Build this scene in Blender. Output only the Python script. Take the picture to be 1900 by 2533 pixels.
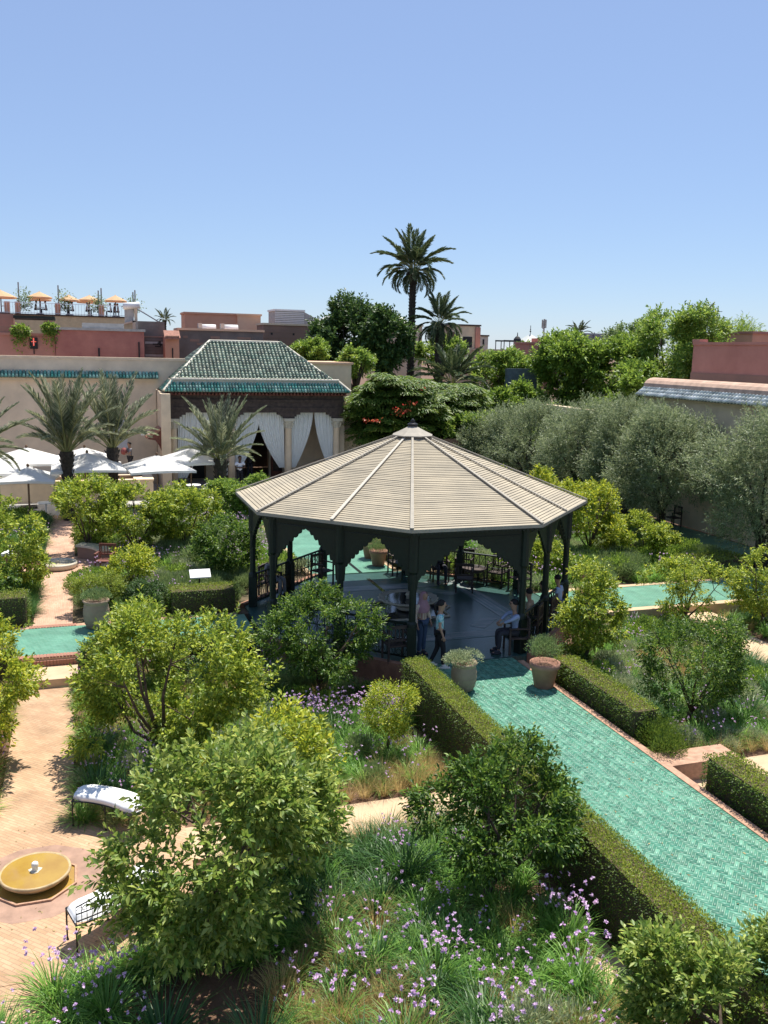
import bpy, math, random
import numpy as np
from mathutils import Vector, Matrix
R_ = math.radians
rnd = random.Random(7)
for o in list(bpy.data.objects):
    bpy.data.objects.remove(o)
S = bpy.context.scene
COL = S.collection
# ------------------------------------------------------------------ camera, light
FPX, CX, CY = 2221.55, 950.0, 1266.5
TH, PI_, RO, CH = R_(18.538), R_(10.1202), R_(1.2558), 7.4
f0 = np.array([math.sin(TH), math.cos(TH), 0]); r0 = np.array([math.cos(TH), -math.sin(TH), 0]); uz = np.array([0, 0, 1.0])
fw = math.cos(PI_)*f0-math.sin(PI_)*uz; up = math.sin(PI_)*f0+math.cos(PI_)*uz
rt = math.cos(RO)*r0+math.sin(RO)*up; u2 = math.cos(RO)*up-math.sin(RO)*r0
cam = bpy.data.cameras.new('camera'); co = bpy.data.objects.new('camera', cam); COL.objects.link(co)
M = Matrix(((rt[0], u2[0], -fw[0], 0), (rt[1], u2[1], -fw[1], 0), (rt[2], u2[2], -fw[2], CH), (0, 0, 0, 1)))
co.matrix_world = M
cam.sensor_fit = 'HORIZONTAL'; cam.sensor_width = 36; cam.lens = 36*FPX/1900
cam.clip_start = 0.1; cam.clip_end = 3000
S.camera = co
S.view_settings.view_transform = 'Standard'; S.view_settings.look = 'None'
S.view_settings.exposure = 0.8; S.view_settings.gamma = 1; S.view_settings.use_curve_mapping = False
SUN = Vector((0.27, 0.33, 1.0)).normalized()
w = bpy.data.worlds.new('World'); S.world = w; w.use_nodes = True
nt = w.node_tree; nt.nodes.clear()
sky = nt.nodes.new('ShaderNodeTexSky'); sky.sky_type = 'NISHITA'; sky.sun_disc = False
sky.sun_elevation = math.asin(SUN.z); sky.sun_rotation = math.atan2(SUN.x, SUN.y)
sky.altitude = 450; sky.air_density = 1.0; sky.dust_density = 0.25; sky.ozone_density = 6.0
bg = nt.nodes.new('ShaderNodeBackground'); bg.inputs['Strength'].default_value = 0.10
wo = nt.nodes.new('ShaderNodeOutputWorld')
tm = nt.nodes.new('ShaderNodeMix'); tm.data_type = 'RGBA'; tm.blend_type = 'MULTIPLY'; tm.inputs[0].default_value = 1; tm.inputs[7].default_value = (.85, .86, .82, 1)
hzm = nt.nodes.new('ShaderNodeMix'); hzm.data_type = 'RGBA'; hzm.inputs[0].default_value = .5; hzm.inputs[7].default_value = (2.3, 2.9, 4.75, 1)
nt.links.new(sky.outputs[0], tm.inputs[6]); nt.links.new(tm.outputs[2], hzm.inputs[6]); nt.links.new(hzm.outputs[2], bg.inputs[0]); nt.links.new(bg.outputs[0], wo.inputs[0])
sl = bpy.data.lights.new('sun', 'SUN'); sl.energy = 4.2; sl.angle = R_(0.53); sl.color = (1.0, 0.95, 0.86)
so = bpy.data.objects.new('sun', sl); COL.objects.link(so)
so.rotation_euler = SUN.to_track_quat('Z', 'Y').to_euler(); so.location = (20, 20, 60)

def at(x, y, Y=None, z=None):
    """world point seen along one sight line, on the plane y=Y or z=z"""
    d = fw*FPX+rt*(x-CX)-u2*(y-CY)
    t = Y/d[1] if Y is not None else (z-CH)/d[2]
    return Vector((d[0]*t, d[1]*t, CH+d[2]*t))
# ------------------------------------------------------------------ materials
MATS = {}
def mat(name, col, rough=.8, var=.0, vscale=6., col2=None, bump=0., bscale=40., spec=.4, metal=0., trans=0., island=0., hue2=None, mix2=0., coords='Object', detail=6.):
    if name in MATS: return MATS[name]
    m = bpy.data.materials.new(name); m.use_nodes = True; MATS[name] = m
    n = m.node_tree.nodes; l = m.node_tree.links; b = n['Principled BSDF']
    b.inputs['Roughness'].default_value = rough; b.inputs['Specular IOR Level'].default_value = spec; b.inputs['Metallic'].default_value = metal
    tc = n.new('ShaderNodeTexCoord')
    c = n.new('ShaderNodeRGB'); c.outputs[0].default_value = (*col, 1); out = c.outputs[0]
    if var or col2:
        nz = n.new('ShaderNodeTexNoise'); nz.inputs['Scale'].default_value = vscale; nz.inputs['Detail'].default_value = detail
        nz.inputs['Roughness'].default_value = .6
        l.new(tc.outputs[coords], nz.inputs['Vector'])
        rp = n.new('ShaderNodeValToRGB'); rp.color_ramp.elements[0].position = .35; rp.color_ramp.elements[1].position = .68
        c2 = col2 or tuple(x*(1-var) for x in col); c1 = col if col2 else tuple(min(1, x*(1+var*.4)) for x in col)
        rp.color_ramp.elements[0].color = (*c2, 1); rp.color_ramp.elements[1].color = (*c1, 1)
        l.new(nz.outputs[0], rp.inputs[0]); out = rp.outputs[0]
    if island or hue2:
        g = n.new('ShaderNodeNewGeometry')
        if hue2:
            mx = n.new('ShaderNodeMix'); mx.data_type = 'RGBA'
            rr = n.new('ShaderNodeMath'); rr.operation = 'POWER'; rr.inputs[1].default_value = mix2
            l.new(g.outputs['Random Per Island'], rr.inputs[0]); l.new(rr.outputs[0], mx.inputs[0])
            l.new(out, mx.inputs[6]); mx.inputs[7].default_value = (*hue2, 1); out = mx.outputs[2]
        if island:
            ml = n.new('ShaderNodeMath'); ml.operation = 'MULTIPLY'; ml.inputs[1].default_value = 57.31
            fr = n.new('ShaderNodeMath'); fr.operation = 'FRACT'
            l.new(g.outputs['Random Per Island'], ml.inputs[0]); l.new(ml.outputs[0], fr.inputs[0])
            mr = n.new('ShaderNodeMapRange'); mr.inputs[3].default_value = 1-island; mr.inputs[4].default_value = 1+island
            l.new(fr.outputs[0], mr.inputs[0])
            hs = n.new('ShaderNodeHueSaturation'); l.new(mr.outputs[0], hs.inputs['Value']); l.new(out, hs.inputs['Color']); out = hs.outputs[0]
    l.new(out, b.inputs['Base Color'])
    if bump:
        bz = n.new('ShaderNodeTexNoise'); bz.inputs['Scale'].default_value = bscale; bz.inputs['Detail'].default_value = 8
        l.new(tc.outputs[coords], bz.inputs['Vector'])
        bp = n.new('ShaderNodeBump'); bp.inputs['Strength'].default_value = bump; bp.inputs['Distance'].default_value = .02
        l.new(bz.outputs[0], bp.inputs['Height']); l.new(bp.outputs[0], b.inputs['Normal'])
    if trans:
        t = n.new('ShaderNodeBsdfTranslucent'); ms = n.new('ShaderNodeMixShader'); ms.inputs[0].default_value = trans
        hs2 = n.new('ShaderNodeHueSaturation'); hs2.inputs['Value'].default_value = 1.5; hs2.inputs['Hue'].default_value = .48
        l.new(out, hs2.inputs['Color']); l.new(hs2.outputs[0], t.inputs[0])
        o = n['Material Output']; l.new(b.outputs[0], ms.inputs[1]); l.new(t.outputs[0], ms.inputs[2]); l.new(ms.outputs[0], o.inputs[0])
    return m
def grid_mat(name, c1, c2, mortar, sx, sy, rot=0., rough=.35, ms=.06, bump=.3, offset=.5, spec=.5):
    """brick-pattern tile material in world coordinates"""
    m = bpy.data.materials.new(name); m.use_nodes = True; MATS[name] = m
    n = m.node_tree.nodes; l = m.node_tree.links; b = n['Principled BSDF']
    b.inputs['Roughness'].default_value = rough; b.inputs['Specular IOR Level'].default_value = spec
    g = n.new('ShaderNodeNewGeometry'); mp = n.new('ShaderNodeMapping'); mp.inputs['Rotation'].default_value = (0, 0, rot)
    l.new(g.outputs['Position'], mp.inputs[0])
    br = n.new('ShaderNodeTexBrick'); br.offset = offset; br.inputs['Scale'].default_value = 1
    br.inputs['Brick Width'].default_value = sx; br.inputs['Row Height'].default_value = sy; br.inputs['Mortar Size'].default_value = ms*sy; br.inputs['Bias'].default_value = 0
    br.inputs['Color1'].default_value = (*c1, 1); br.inputs['Color2'].default_value = (*c2, 1); br.inputs['Mortar'].default_value = (*mortar, 1)
    l.new(mp.outputs[0], br.inputs['Vector'])
    nz = n.new('ShaderNodeTexNoise'); nz.inputs['Scale'].default_value = 1.6; nz.inputs['Detail'].default_value = 8
    l.new(g.outputs['Position'], nz.inputs['Vector'])
    mr = n.new('ShaderNodeMapRange'); mr.inputs[1].default_value = .3; mr.inputs[2].default_value = .7; mr.inputs[3].default_value = .78; mr.inputs[4].default_value = 1.18
    l.new(nz.outputs[0], mr.inputs[0])
    hs = n.new('ShaderNodeHueSaturation'); l.new(mr.outputs[0], hs.inputs['Value']); l.new(br.outputs[0], hs.inputs['Color']); l.new(hs.outputs[0], b.inputs['Base Color'])
    bp = n.new('ShaderNodeBump'); bp.inputs['Strength'].default_value = bump; bp.inputs['Distance'].default_value = .004; bp.invert = True
    l.new(br.outputs['Fac'], bp.inputs['Height']); l.new(bp.outputs[0], b.inputs['Normal'])
    return m
# ------------------------------------------------------------------ mesh helpers
class MB:
    def __init__(s): s.v = []; s.f = []
    def add(s, vs, fs):
        k = len(s.v); s.v += [tuple(p) for p in vs]; s.f += [tuple(i+k for i in q) for q in fs]; return s
    def box(s, x0, x1, y0, y1, z0, z1):
        return s.add([(x0, y0, z0), (x1, y0, z0), (x1, y1, z0), (x0, y1, z0), (x0, y0, z1), (x1, y0, z1), (x1, y1, z1), (x0, y1, z1)],
                     [(0, 3, 2, 1), (4, 5, 6, 7), (0, 1, 5, 4), (1, 2, 6, 5), (2, 3, 7, 6), (3, 0, 4, 7)])
    def cbox(s, c, sx, sy, sz, rz=0.):
        a, b = math.cos(rz), math.sin(rz); vs = []
        for z in (-sz/2, sz/2):
            for x, y in ((-sx/2, -sy/2), (sx/2, -sy/2), (sx/2, sy/2), (-sx/2, sy/2)):
                vs.append((c[0]+x*a-y*b, c[1]+x*b+y*a, c[2]+z))
        return s.add(vs, [(0, 3, 2, 1), (4, 5, 6, 7), (0, 1, 5, 4), (1, 2, 6, 5), (2, 3, 7, 6), (3, 0, 4, 7)])
    def tube(s, pts, rr, n=6, cap=True):
        pts = [Vector(p) for p in pts]
        if not hasattr(rr, '__len__'): rr = [rr]*len(pts)
        vs = []; fs = []; N = len(pts); u = None
        for i, p in enumerate(pts):
            t = (pts[min(i+1, N-1)]-pts[max(i-1, 0)]).normalized()
            if u is None: u = t.orthogonal().normalized()
            u = (u-t*u.dot(t)).normalized(); v = t.cross(u)
            for k in range(n):
                a = 2*math.pi*k/n; vs.append(p+(u*math.cos(a)+v*math.sin(a))*rr[i])
        for i in range(N-1):
            for k in range(n):
                a = i*n+k; b = i*n+(k+1) % n; fs.append((a, b, b+n, a+n))
        if cap: fs.append(tuple(range(n-1, -1, -1))); fs.append(tuple((N-1)*n+k for k in range(n)))
        return s.add(vs, fs)
    def lathe(s, prof, n=20, c=(0, 0, 0)):
        vs = []; fs = []
        for r, z in prof:
            for k in range(n):
                a = 2*math.pi*k/n; vs.append((c[0]+r*math.cos(a), c[1]+r*math.sin(a), c[2]+z))
        for i in range(len(prof)-1):
            for k in range(n):
                a = i*n+k; b = i*n+(k+1) % n; fs.append((a, b, b+n, a+n))
        if prof[0][0] > 1e-2 and len(prof) > 2: fs.append(tuple(range(n-1, -1, -1)))
        if prof[-1][0] > 1e-2 and len(prof) > 2: fs.append(tuple((len(prof)-1)*n+k for k in range(n)))
        return s.add(vs, fs)
    def prism(s, poly, z0, z1):
        n = len(poly); vs = [(p[0], p[1], z0) for p in poly]+[(p[0], p[1], z1) for p in poly]
        fs = [tuple(range(n-1, -1, -1)), tuple(range(n, 2*n))]+[(i, (i+1) % n, (i+1) % n+n, i+n) for i in range(n)]
        return s.add(vs, fs)
    def build(s, name, m, parent=None, smooth=False):
        me = bpy.data.meshes.new(name); me.from_pydata(s.v, [], s.f); me.update()
        if smooth: me.polygons.foreach_set('use_smooth', [True]*len(me.polygons))
        return link(name, me, m, parent)
def link(name, me, m, parent=None):
    if m is not None and not len(me.materials): me.materials.append(m)
    o = bpy.data.objects.new(name, me); COL.objects.link(o)
    if parent: o.parent = parent
    return o
def npmesh(name, V, F, m, smooth=False):
    """V (n,3), F (k,3 or 4)"""
    me = bpy.data.meshes.new(name); V = np.asarray(V, dtype=np.float32); F = np.asarray(F, dtype=np.int32); c = F.shape[1]
    me.vertices.add(len(V)); me.vertices.foreach_set('co', V.ravel())
    me.loops.add(F.size); me.loops.foreach_set('vertex_index', F.ravel())
    me.polygons.add(len(F)); me.polygons.foreach_set('loop_start', np.arange(0, F.size, c, dtype=np.int32))
    me.update(calc_edges=True)
    if m: me.materials.append(m)
    if smooth: me.polygons.foreach_set('use_smooth', [True]*len(F))
    return me
def tag(o, label=None, cat=None, group=None, kind=None):
    if label: o['label'] = label
    if cat: o['category'] = cat
    if group: o['group'] = group
    if kind: o['kind'] = kind
    return o
def thing(name, label, cat, loc=(0, 0, 0), rz=0., group=None):
    o = bpy.data.objects.new(name, None); COL.objects.link(o); o.location = loc; o.rotation_euler = (0, 0, rz); o.empty_display_size = .2
    return tag(o, label, cat, group)
def struct(mb, name, m, parent=None):
    o = mb.build(name, m, parent)
    if parent is None: o['kind'] = 'structure'
    return o
KIDS = {}
def copy_tree(o, parent=None):
    c = o.copy(); COL.objects.link(c); c.parent = parent
    for ch in [x for x in bpy.data.objects if x.parent == o] if o.name not in KIDS else KIDS[o.name]:
        copy_tree(ch, c)
    return c
def dup(o, loc, rz=0., label=None, sc=None, group=None):
    c = copy_tree(o); c.location = loc; c.rotation_euler = (0, 0, rz)
    if sc is not None: c.scale = (sc, sc, sc) if not hasattr(sc, '__len__') else sc
    if label: c['label'] = label
    if group: c['group'] = group
    return c
def rotm(rz, s=1.): return np.array([[math.cos(rz), -math.sin(rz), 0], [math.sin(rz), math.cos(rz), 0], [0, 0, 1]])*s
def merge(items):
    Vs = []; Fs = []; k = 0
    for V, F, loc, rz, sc in items:
        Vs.append(V@rotm(rz, sc).T+np.array(loc)); Fs.append(F+k); k += len(V)
    return np.concatenate(Vs), np.concatenate(Fs)

# palette
def brown(): return MATS['bark']
mat('bark', (.12, .085, .06), .9, .5, 9, bump=.6, bscale=30)
mat('bark_dark', (.07, .055, .042), .9, .5, 9, bump=.6, bscale=30)
mat('soil', (.20, .115, .07), .95, col2=(.11, .062, .04), vscale=2.5, bump=.8, bscale=20)
mat('soil_north', (.17, .12, .075), .95, col2=(.08, .07, .035), vscale=2.5, bump=.8, bscale=20)
mat('sand', (.56, .39, .25), .9, col2=(.47, .30, .18), vscale=1.3, bump=.35, bscale=60)
mat('sand_plain', (.60, .43, .27), .9, var=.14, vscale=3, bump=.25, bscale=60)
mat('terracotta', (.50, .30, .20), .85, var=.3, vscale=8, bump=.3)
mat('brick_red', (.42, .20, .14), .85, var=.35, vscale=7, bump=.4, island=.2)
mat('plinth_wall', (.33, .17, .11), .9, var=.3, vscale=4, bump=.4)
mat('cream', (.78, .63, .46), .9, var=.20, vscale=.7, bump=.15, bscale=25)
mat('cream_warm', (.72, .57, .40), .9, var=.12, vscale=2., bump=.15)
mat('coping_brown', (.56, .38, .28), .9, var=.25, vscale=2.5, bump=.3)
mat('coping', (.78, .60, .42), .85, var=.12, vscale=2.5, bump=.2)
mat('red_wall', (.47, .20, .155), .92, col2=(.33, .125, .105), vscale=.7, bump=.3, bscale=8)
mat('pink_wall', (.51, .255, .20), .92, col2=(.40, .185, .145), vscale=.55, bump=.2, bscale=10)
mat('orange_wall', (.66, .34, .22), .92, var=.10, vscale=1, bump=.15)
mat('peach_wall', (.78, .50, .33), .92, var=.10, vscale=1, bump=.15)
mat('brown_wall', (.33, .20, .15), .95, col2=(.26, .17, .13), vscale=.8, bump=.5, bscale=6)
mat('grey_wall', (.22, .18, .16), .95, col2=(.15, .125, .11), vscale=.9, bump=.5, bscale=6)
mat('yellow_wall', (.62, .50, .30), .9, var=.15, vscale=2)
mat('concrete', (.45, .43, .40), .9, var=.2, vscale=3)
mat('white_paint', (.80, .80, .78), .6)
mat('canvas', (.82, .81, .78), .85, var=.05, vscale=2, trans=.25)
mat('orange_canvas', (.74, .52, .30), .85, var=.1, vscale=2, trans=.3)
mat('curtain', (.78, .78, .74), .9, var=.06, vscale=3)
mat('wood_dark', (.095, .068, .055), .75, col2=(.045, .032, .028), vscale=6, bump=.5, bscale=30)
mat('wood_mid', (.20, .12, .07), .7, var=.4, vscale=10)
mat('red_wood', (.20, .07, .05), .7, var=.35, vscale=8, bump=.4)
mat('iron', (.03, .03, .03), .5, metal=.3)
mat('steel', (.25, .25, .26), .45, metal=.7)
mat('green_paint', (.010, .019, .013), .5, var=.25, vscale=10, bump=.15)
mat('slat', (.45, .385, .275), .85, col2=(.35, .305, .225), vscale=1.1, bump=.2, bscale=60, island=.07)
mat('hip_trim', (.36, .325, .26), .7, var=.15, vscale=6)
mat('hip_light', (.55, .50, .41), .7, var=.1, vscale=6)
mat('ochre_stone', (.50, .37, .20), .6, var=.3, vscale=5, bump=.2)
mat('marble', (.62, .56, .44), .5, var=.18, vscale=4, bump=.1)
mat('clay', (.40, .29, .20), .85, col2=(.30, .21, .15), vscale=3, bump=.3)
mat('clay_red', (.42, .22, .15), .85, var=.25, vscale=3, bump=.3)
mat('glass_dark', (.02, .025, .03), .1)
mat('black', (.012, .012, .014), .6)
mat('algae_water', (.42, .27, .06), .06, col2=(.34, .20, .045), vscale=1.5, spec=.6)
mat('dark_water', (.03, .035, .04), .05, spec=.6)
mat('tile_teal', (.078, .245, .165), .40, col2=(.060, .20, .14), vscale=.8, spec=.3, island=.26, hue2=(.15, .33, .235), mix2=1.7)
mat('grout', (.24, .38, .29), .9, var=.2, vscale=5)
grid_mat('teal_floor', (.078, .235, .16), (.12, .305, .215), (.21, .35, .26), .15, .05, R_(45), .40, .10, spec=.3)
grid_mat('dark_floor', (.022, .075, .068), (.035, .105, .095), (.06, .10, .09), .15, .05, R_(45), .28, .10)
grid_mat('stripe_floor', (.05, .15, .14), (.34, .34, .34), (.12, .14, .14), .9, .07, R_(0), .35, .12)
grid_mat('stripe_floor_b', (.05, .15, .14), (.34, .34, .34), (.12, .14, .14), .9, .07, R_(90), .35, .12)
grid_mat('brick_path', (.53, .355, .22), (.455, .285, .17), (.37, .25, .16), .20, .06, R_(45), .9, .10, .5, spec=.2)
grid_mat('brick_path_straight', (.58, .37, .26), (.50, .30, .205), (.45, .29, .20), .16, .05, R_(90), .9, .10, .5, spec=.2)
mat('roof_tile', (.10, .20, .13), .35, col2=(.26, .31, .21), vscale=2.5, spec=.5, island=.45, hue2=(.40, .42, .29), mix2=1.5)
mat('roof_tile_teal', (.05, .25, .19), .3, spec=.5, island=.4, hue2=(.30, .42, .34), mix2=1.4)
mat('roof_tile_pale', (.44, .48, .42), .4, spec=.5, island=.3, hue2=(.75, .75, .68), mix2=.9)
mat('roof_bed', (.10, .12, .09), .8)
mat('cushion', (.80, .80, .80), .9, var=.05, vscale=4, bump=.15, bscale=12)
# foliage
def fol(n, c, c2, p=2., tr=.38, isl=.25, rough=.45, spec=.4):
    c = tuple(q*1.22 for q in c); c2 = tuple(min(.8, q*1.12) for q in c2)
    return mat(n, c, rough, var=0, col2=tuple(q*f_ for q, f_ in zip(c, (.62, .70, .8))), vscale=1.7, detail=2., spec=spec, trans=tr, island=isl, hue2=c2, mix2=p)
fol('citrus_leaf', (.125, .205, .020), (.46, .52, .07), 1.8)
fol('citrus_dark', (.042, .105, .014), (.20, .31, .045), 2.4)
fol('citrus_yellow', (.15, .235, .022), (.50, .52, .05), 1.5)
fol('citrus_big', (.120, .205, .030), (.42, .48, .12), 2.1)
fol('olive_leaf', (.135, .180, .075), (.30, .35, .19), 1.5, .3)
fol('broad_leaf', (.100, .185, .026), (.26, .38, .06), 1.8)
fol('broad_dark', (.034, .082, .018), (.11, .19, .05), 2., .25)
fol('lime_leaf', (.10, .20, .03), (.28, .38, .07), 1.4)
fol('feather_leaf', (.060, .135, .020), (.20, .27, .05), 1.6)
fol('palm_leaf', (.060, .098, .040), (.15, .19, .09), 1.8, .2)
fol('date_leaf', (.15, .185, .10), (.40, .41, .27), 1.3, .25)
fol('strap_leaf', (.085, .215, .030), (.26, .44, .09), 1.3)
fol('strap_dark', (.035, .105, .022), (.09, .19, .045), 1.8, .25)
fol('dry_grass', (.38, .28, .095), (.55, .44, .19), 1.4, .4)
fol('silver_leaf', (.22, .27, .13), (.42, .46, .26), 1.4, .25)
fol('lavender_leaf', (.125, .195, .065), (.27, .35, .14), 1.6, .25)
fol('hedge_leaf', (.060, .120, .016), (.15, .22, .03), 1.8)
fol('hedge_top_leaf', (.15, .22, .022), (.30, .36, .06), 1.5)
fol('lilac_flower', (.56, .32, .52), (.74, .56, .70), 1.2, .3)
fol('red_flower', (.40, .07, .03), (.50, .16, .05), 1.5, .3)
mat('hedge_core', (.085, .065, .035), .95)
mat('twig_core', (.07, .05, .035), .95)
# ------------------------------------------------------------------ foliage generators
DENS = 1.6
def unit(a): return a/np.maximum(np.linalg.norm(a, axis=-1, keepdims=True), 1e-9)
def leaf_arrays(P, D, L, W, rg, fold=.22, droop=.1, upb=1.):
    n = len(P); up_ = np.tile([0, 0, upb], (n, 1))+rg.normal(0, .55, (n, 3))
    side = unit(np.cross(D, up_)); nr = np.cross(side, D)
    L = (np.ones(n)*L*rg.uniform(.7, 1.25, n))[:, None]; W = (np.ones(n)*W*rg.uniform(.75, 1.2, n))[:, None]
    mid = P+D*L*.48+nr*W*fold; tip = P+D*L-np.array([0, 0, 1])*L*droop
    V = np.stack([P, mid+side*W*.5, tip, mid-side*W*.5], 1).reshape(-1, 3)
    k = np.arange(n)[:, None]*4
    F = np.concatenate([k+np.array([[0, 2, 1]]), k+np.array([[0, 3, 2]])], 0)
    return V, F
def blade_arrays(P, az, L, e0, dr, W, k=3):
    n = len(P); pts = [P]; sd = np.stack([-np.sin(az), np.cos(az), np.zeros(n)], 1)
    for i in range(k):
        e = e0-dr*((i+.5)/k)**1.3
        st = np.stack([np.cos(e)*np.cos(az), np.cos(e)*np.sin(az), np.sin(e)], 1)*(L/k)[:, None]
        pts.append(pts[-1]+st)
    V = []; 
    for i in range(k):
        wd = W*(1-.55*i/k); V.append(pts[i]+sd*wd[:, None]/2); V.append(pts[i]-sd*wd[:, None]/2)
    V.append(pts[k]); V = np.stack(V, 1); nv = V.shape[1]; F = []
    b = np.arange(n)[:, None]*nv
    for i in range(k-1):
        F.append(b+np.array([[2*i, 2*i+1, 2*i+3]])); F.append(b+np.array([[2*i, 2*i+3, 2*i+2]]))
    F.append(b+np.array([[2*k-2, 2*k-1, 2*k]]))
    return V.reshape(-1, 3), np.concatenate(F, 0)
def sph(n, rg, zb=0.):
    d = unit(rg.normal(0, 1, (n, 3))); d[:, 2] += zb; return unit(d)
def blobs_for(rg, rx, ry, rz, nb, lump):
    d = sph(nb, rg, .15); s = rg.uniform(.36, .82, nb)[:, None]
    R3 = np.array([rx, ry, rz]); c = d*s*R3; r = lump*rg.uniform(.45, 1.15, nb)*min(rx, ry, rz)*.88
    for _ in range(3):
        hi = (c+r[:, None]).max(0); lo = (c-r[:, None]).min(0); c = (c-(hi+lo)/2)*np.clip(2*R3/(hi-lo), .5, 1.4)
    return c, r
def twig_crown(rg, C_, Rr, R3, n, L, W, per=13, tl=.22, upw=.45, leafup=1., shell=.72):
    nt_ = max(1, n//per); w_ = Rr**2/np.sum(Rr**2); b = rg.choice(len(C_), nt_, p=w_)
    d = sph(nt_, rg, .0)
    out = unit(C_[b]/R3+1e-6); flip = (d*out).sum(1) < -.25; d[flip] *= -1
    far_ = rg.uniform(shell, 1.05, nt_)+.5*(rg.random(nt_)**6)
    p = C_[b]+d*(Rr[b]*far_)[:, None]*np.array([1, 1, .9])
    td = unit(d+out*.3+np.array([0, 0, upw])+rg.normal(0, .35, (nt_, 3)))
    s = np.tile(np.linspace(0, 1, per), nt_); P = np.repeat(p, per, 0); T = np.repeat(td, per, 0)
    rd = sph(len(P), rg); rd = unit(rd-T*(rd*T).sum(1)[:, None])
    D = unit(T*(.35+.6*s)[:, None]+rd*.8)
    P = P+T*(s*tl*np.repeat(rg.uniform(.5, 1.6, nt_), per))[:, None]+rd*.01
    return leaf_arrays(P, D, L, W, rg, upb=leafup)
def plate_crown(rg, rx, ry, rz, n, L, W):
    k = 150; d = sph(k, rg, .25); c = d*np.array([rx-.6, ry-.6, rz-.15])*rg.uniform(.6, 1., (k, 1)); r = rg.uniform(.5, 1.0, k)
    b = rg.integers(0, k, n); a = rg.uniform(0, 6.283, n); q = np.sqrt(rg.random(n)); rr = r[b]*q
    P = c[b]+np.stack([rr*np.cos(a), rr*np.sin(a), .10-.30*rr*q+rg.normal(0, .035, n)], 1)
    D = unit(np.stack([np.cos(a), np.sin(a), -.25*q], 1)+rg.normal(0, .22, (n, 3))*[1, 1, .5]); return leaf_arrays(P, D, L, W, rg, .1, .12, 2.5)
def limbs(mb, rg, base_h, r0_, C_, cc, n=7, lean=(0, 0), stems=1):
    idx = rg.choice(len(C_), min(n, len(C_)), replace=False); fork = Vector((lean[0], lean[1], base_h))
    for s_ in range(stems):
        o = Vector((rg.normal(0, .06)*stems, rg.normal(0, .06)*stems, -.05)) if stems > 1 else Vector((0, 0, -.05))
        mid = (o+fork)/2+Vector((rg.normal(0, .04), rg.normal(0, .04), 0))
        mb.tube([o, mid, fork], [r0_*1.3, r0_, r0_*.85], 8)
    for i in idx:
        e = Vector(C_[i]+cc); m_ = fork.lerp(e, .5)+Vector((rg.normal(0, .08), rg.normal(0, .08), rg.normal(-.05, .06)))
        mb.tube([fork-Vector((0, 0, .05)), m_, e], [r0_*.6, r0_*.38, r0_*.14], 6)
        for _ in range(2):
            t = e+Vector(tuple(rg.normal(0, .22, 3))); mb.tube([m_.lerp(e, .6), t], [r0_*.22, r0_*.08], 4, False)
def tree(name, label, loc, size, zb, zt, n, L, W, leafm, seed, off=(0, 0), nb=16, lump=.48, trunk_r=.06, bark='bark', group=None, per=13, tl=.2, upw=.45, stems=1, fork=None, ry=None, shell=.72, n_limb=7, extra=None):
    rg = np.random.default_rng(seed); rx = size/2; ry = (ry or size)/2; rz = (zt-zb)/2
    C_, Rr = blobs_for(rg, rx*.92, ry*.92, rz*.92, nb, lump); cc = np.array([off[0], off[1], (zb+zt)/2-loc[2]])
    t = thing(name, label, 'bush' if ('bush' in name or 'topiary' in name or 'hedge' in name) else 'tree', loc, 0, group)
    V, F = plate_crown(rg, rx, ry, rz, int(n*DENS), L, W) if upw < 0 else twig_crown(rg, C_, Rr, np.array([rx, ry, rz]), int(n*DENS), L*1.12, W*1.12, per, tl, upw, 1., shell)
    link('crown', npmesh('crown', V+cc, F, MATS[leafm]), None, t)
    mb = MB(); fh = fork if fork is not None else max(.2, (zb-loc[2])*.8+.05)
    limbs(mb, rg, fh, trunk_r, C_, cc, n_limb, (off[0]*.4, off[1]*.4), stems)
    mb.build('trunk', MATS[bark], t, True)
    if extra: extra(t, rg, C_, Rr, cc)
    return t
def surf_leaves(rg, p0, eu, ev, n, dens, L, W, jit=.02, out=.75):
    """leaves standing off a rectangle p0 + u*eu + v*ev with normal n"""
    p0, eu, ev, n = map(lambda a: np.array(a, float), (p0, eu, ev, n))
    area = np.linalg.norm(eu)*np.linalg.norm(ev); k = int(area*dens)
    a = rg.random((k, 1)); b = rg.random((k, 1)); P = p0+a*eu+b*ev+n*rg.normal(0, jit, (k, 1))
    ph = .5+.5*np.sin(P[:, :1]*5.1+P[:, 1:2]*3.7)*np.cos(P[:, 1:2]*6.3-P[:, :1]*2.1); P = P+n*(ph*.03)
    D = unit(n*out+rg.normal(0, .6, (k, 3))+np.array([0, 0, .25]))
    return leaf_arrays(P, D, L, W, rg)
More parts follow.
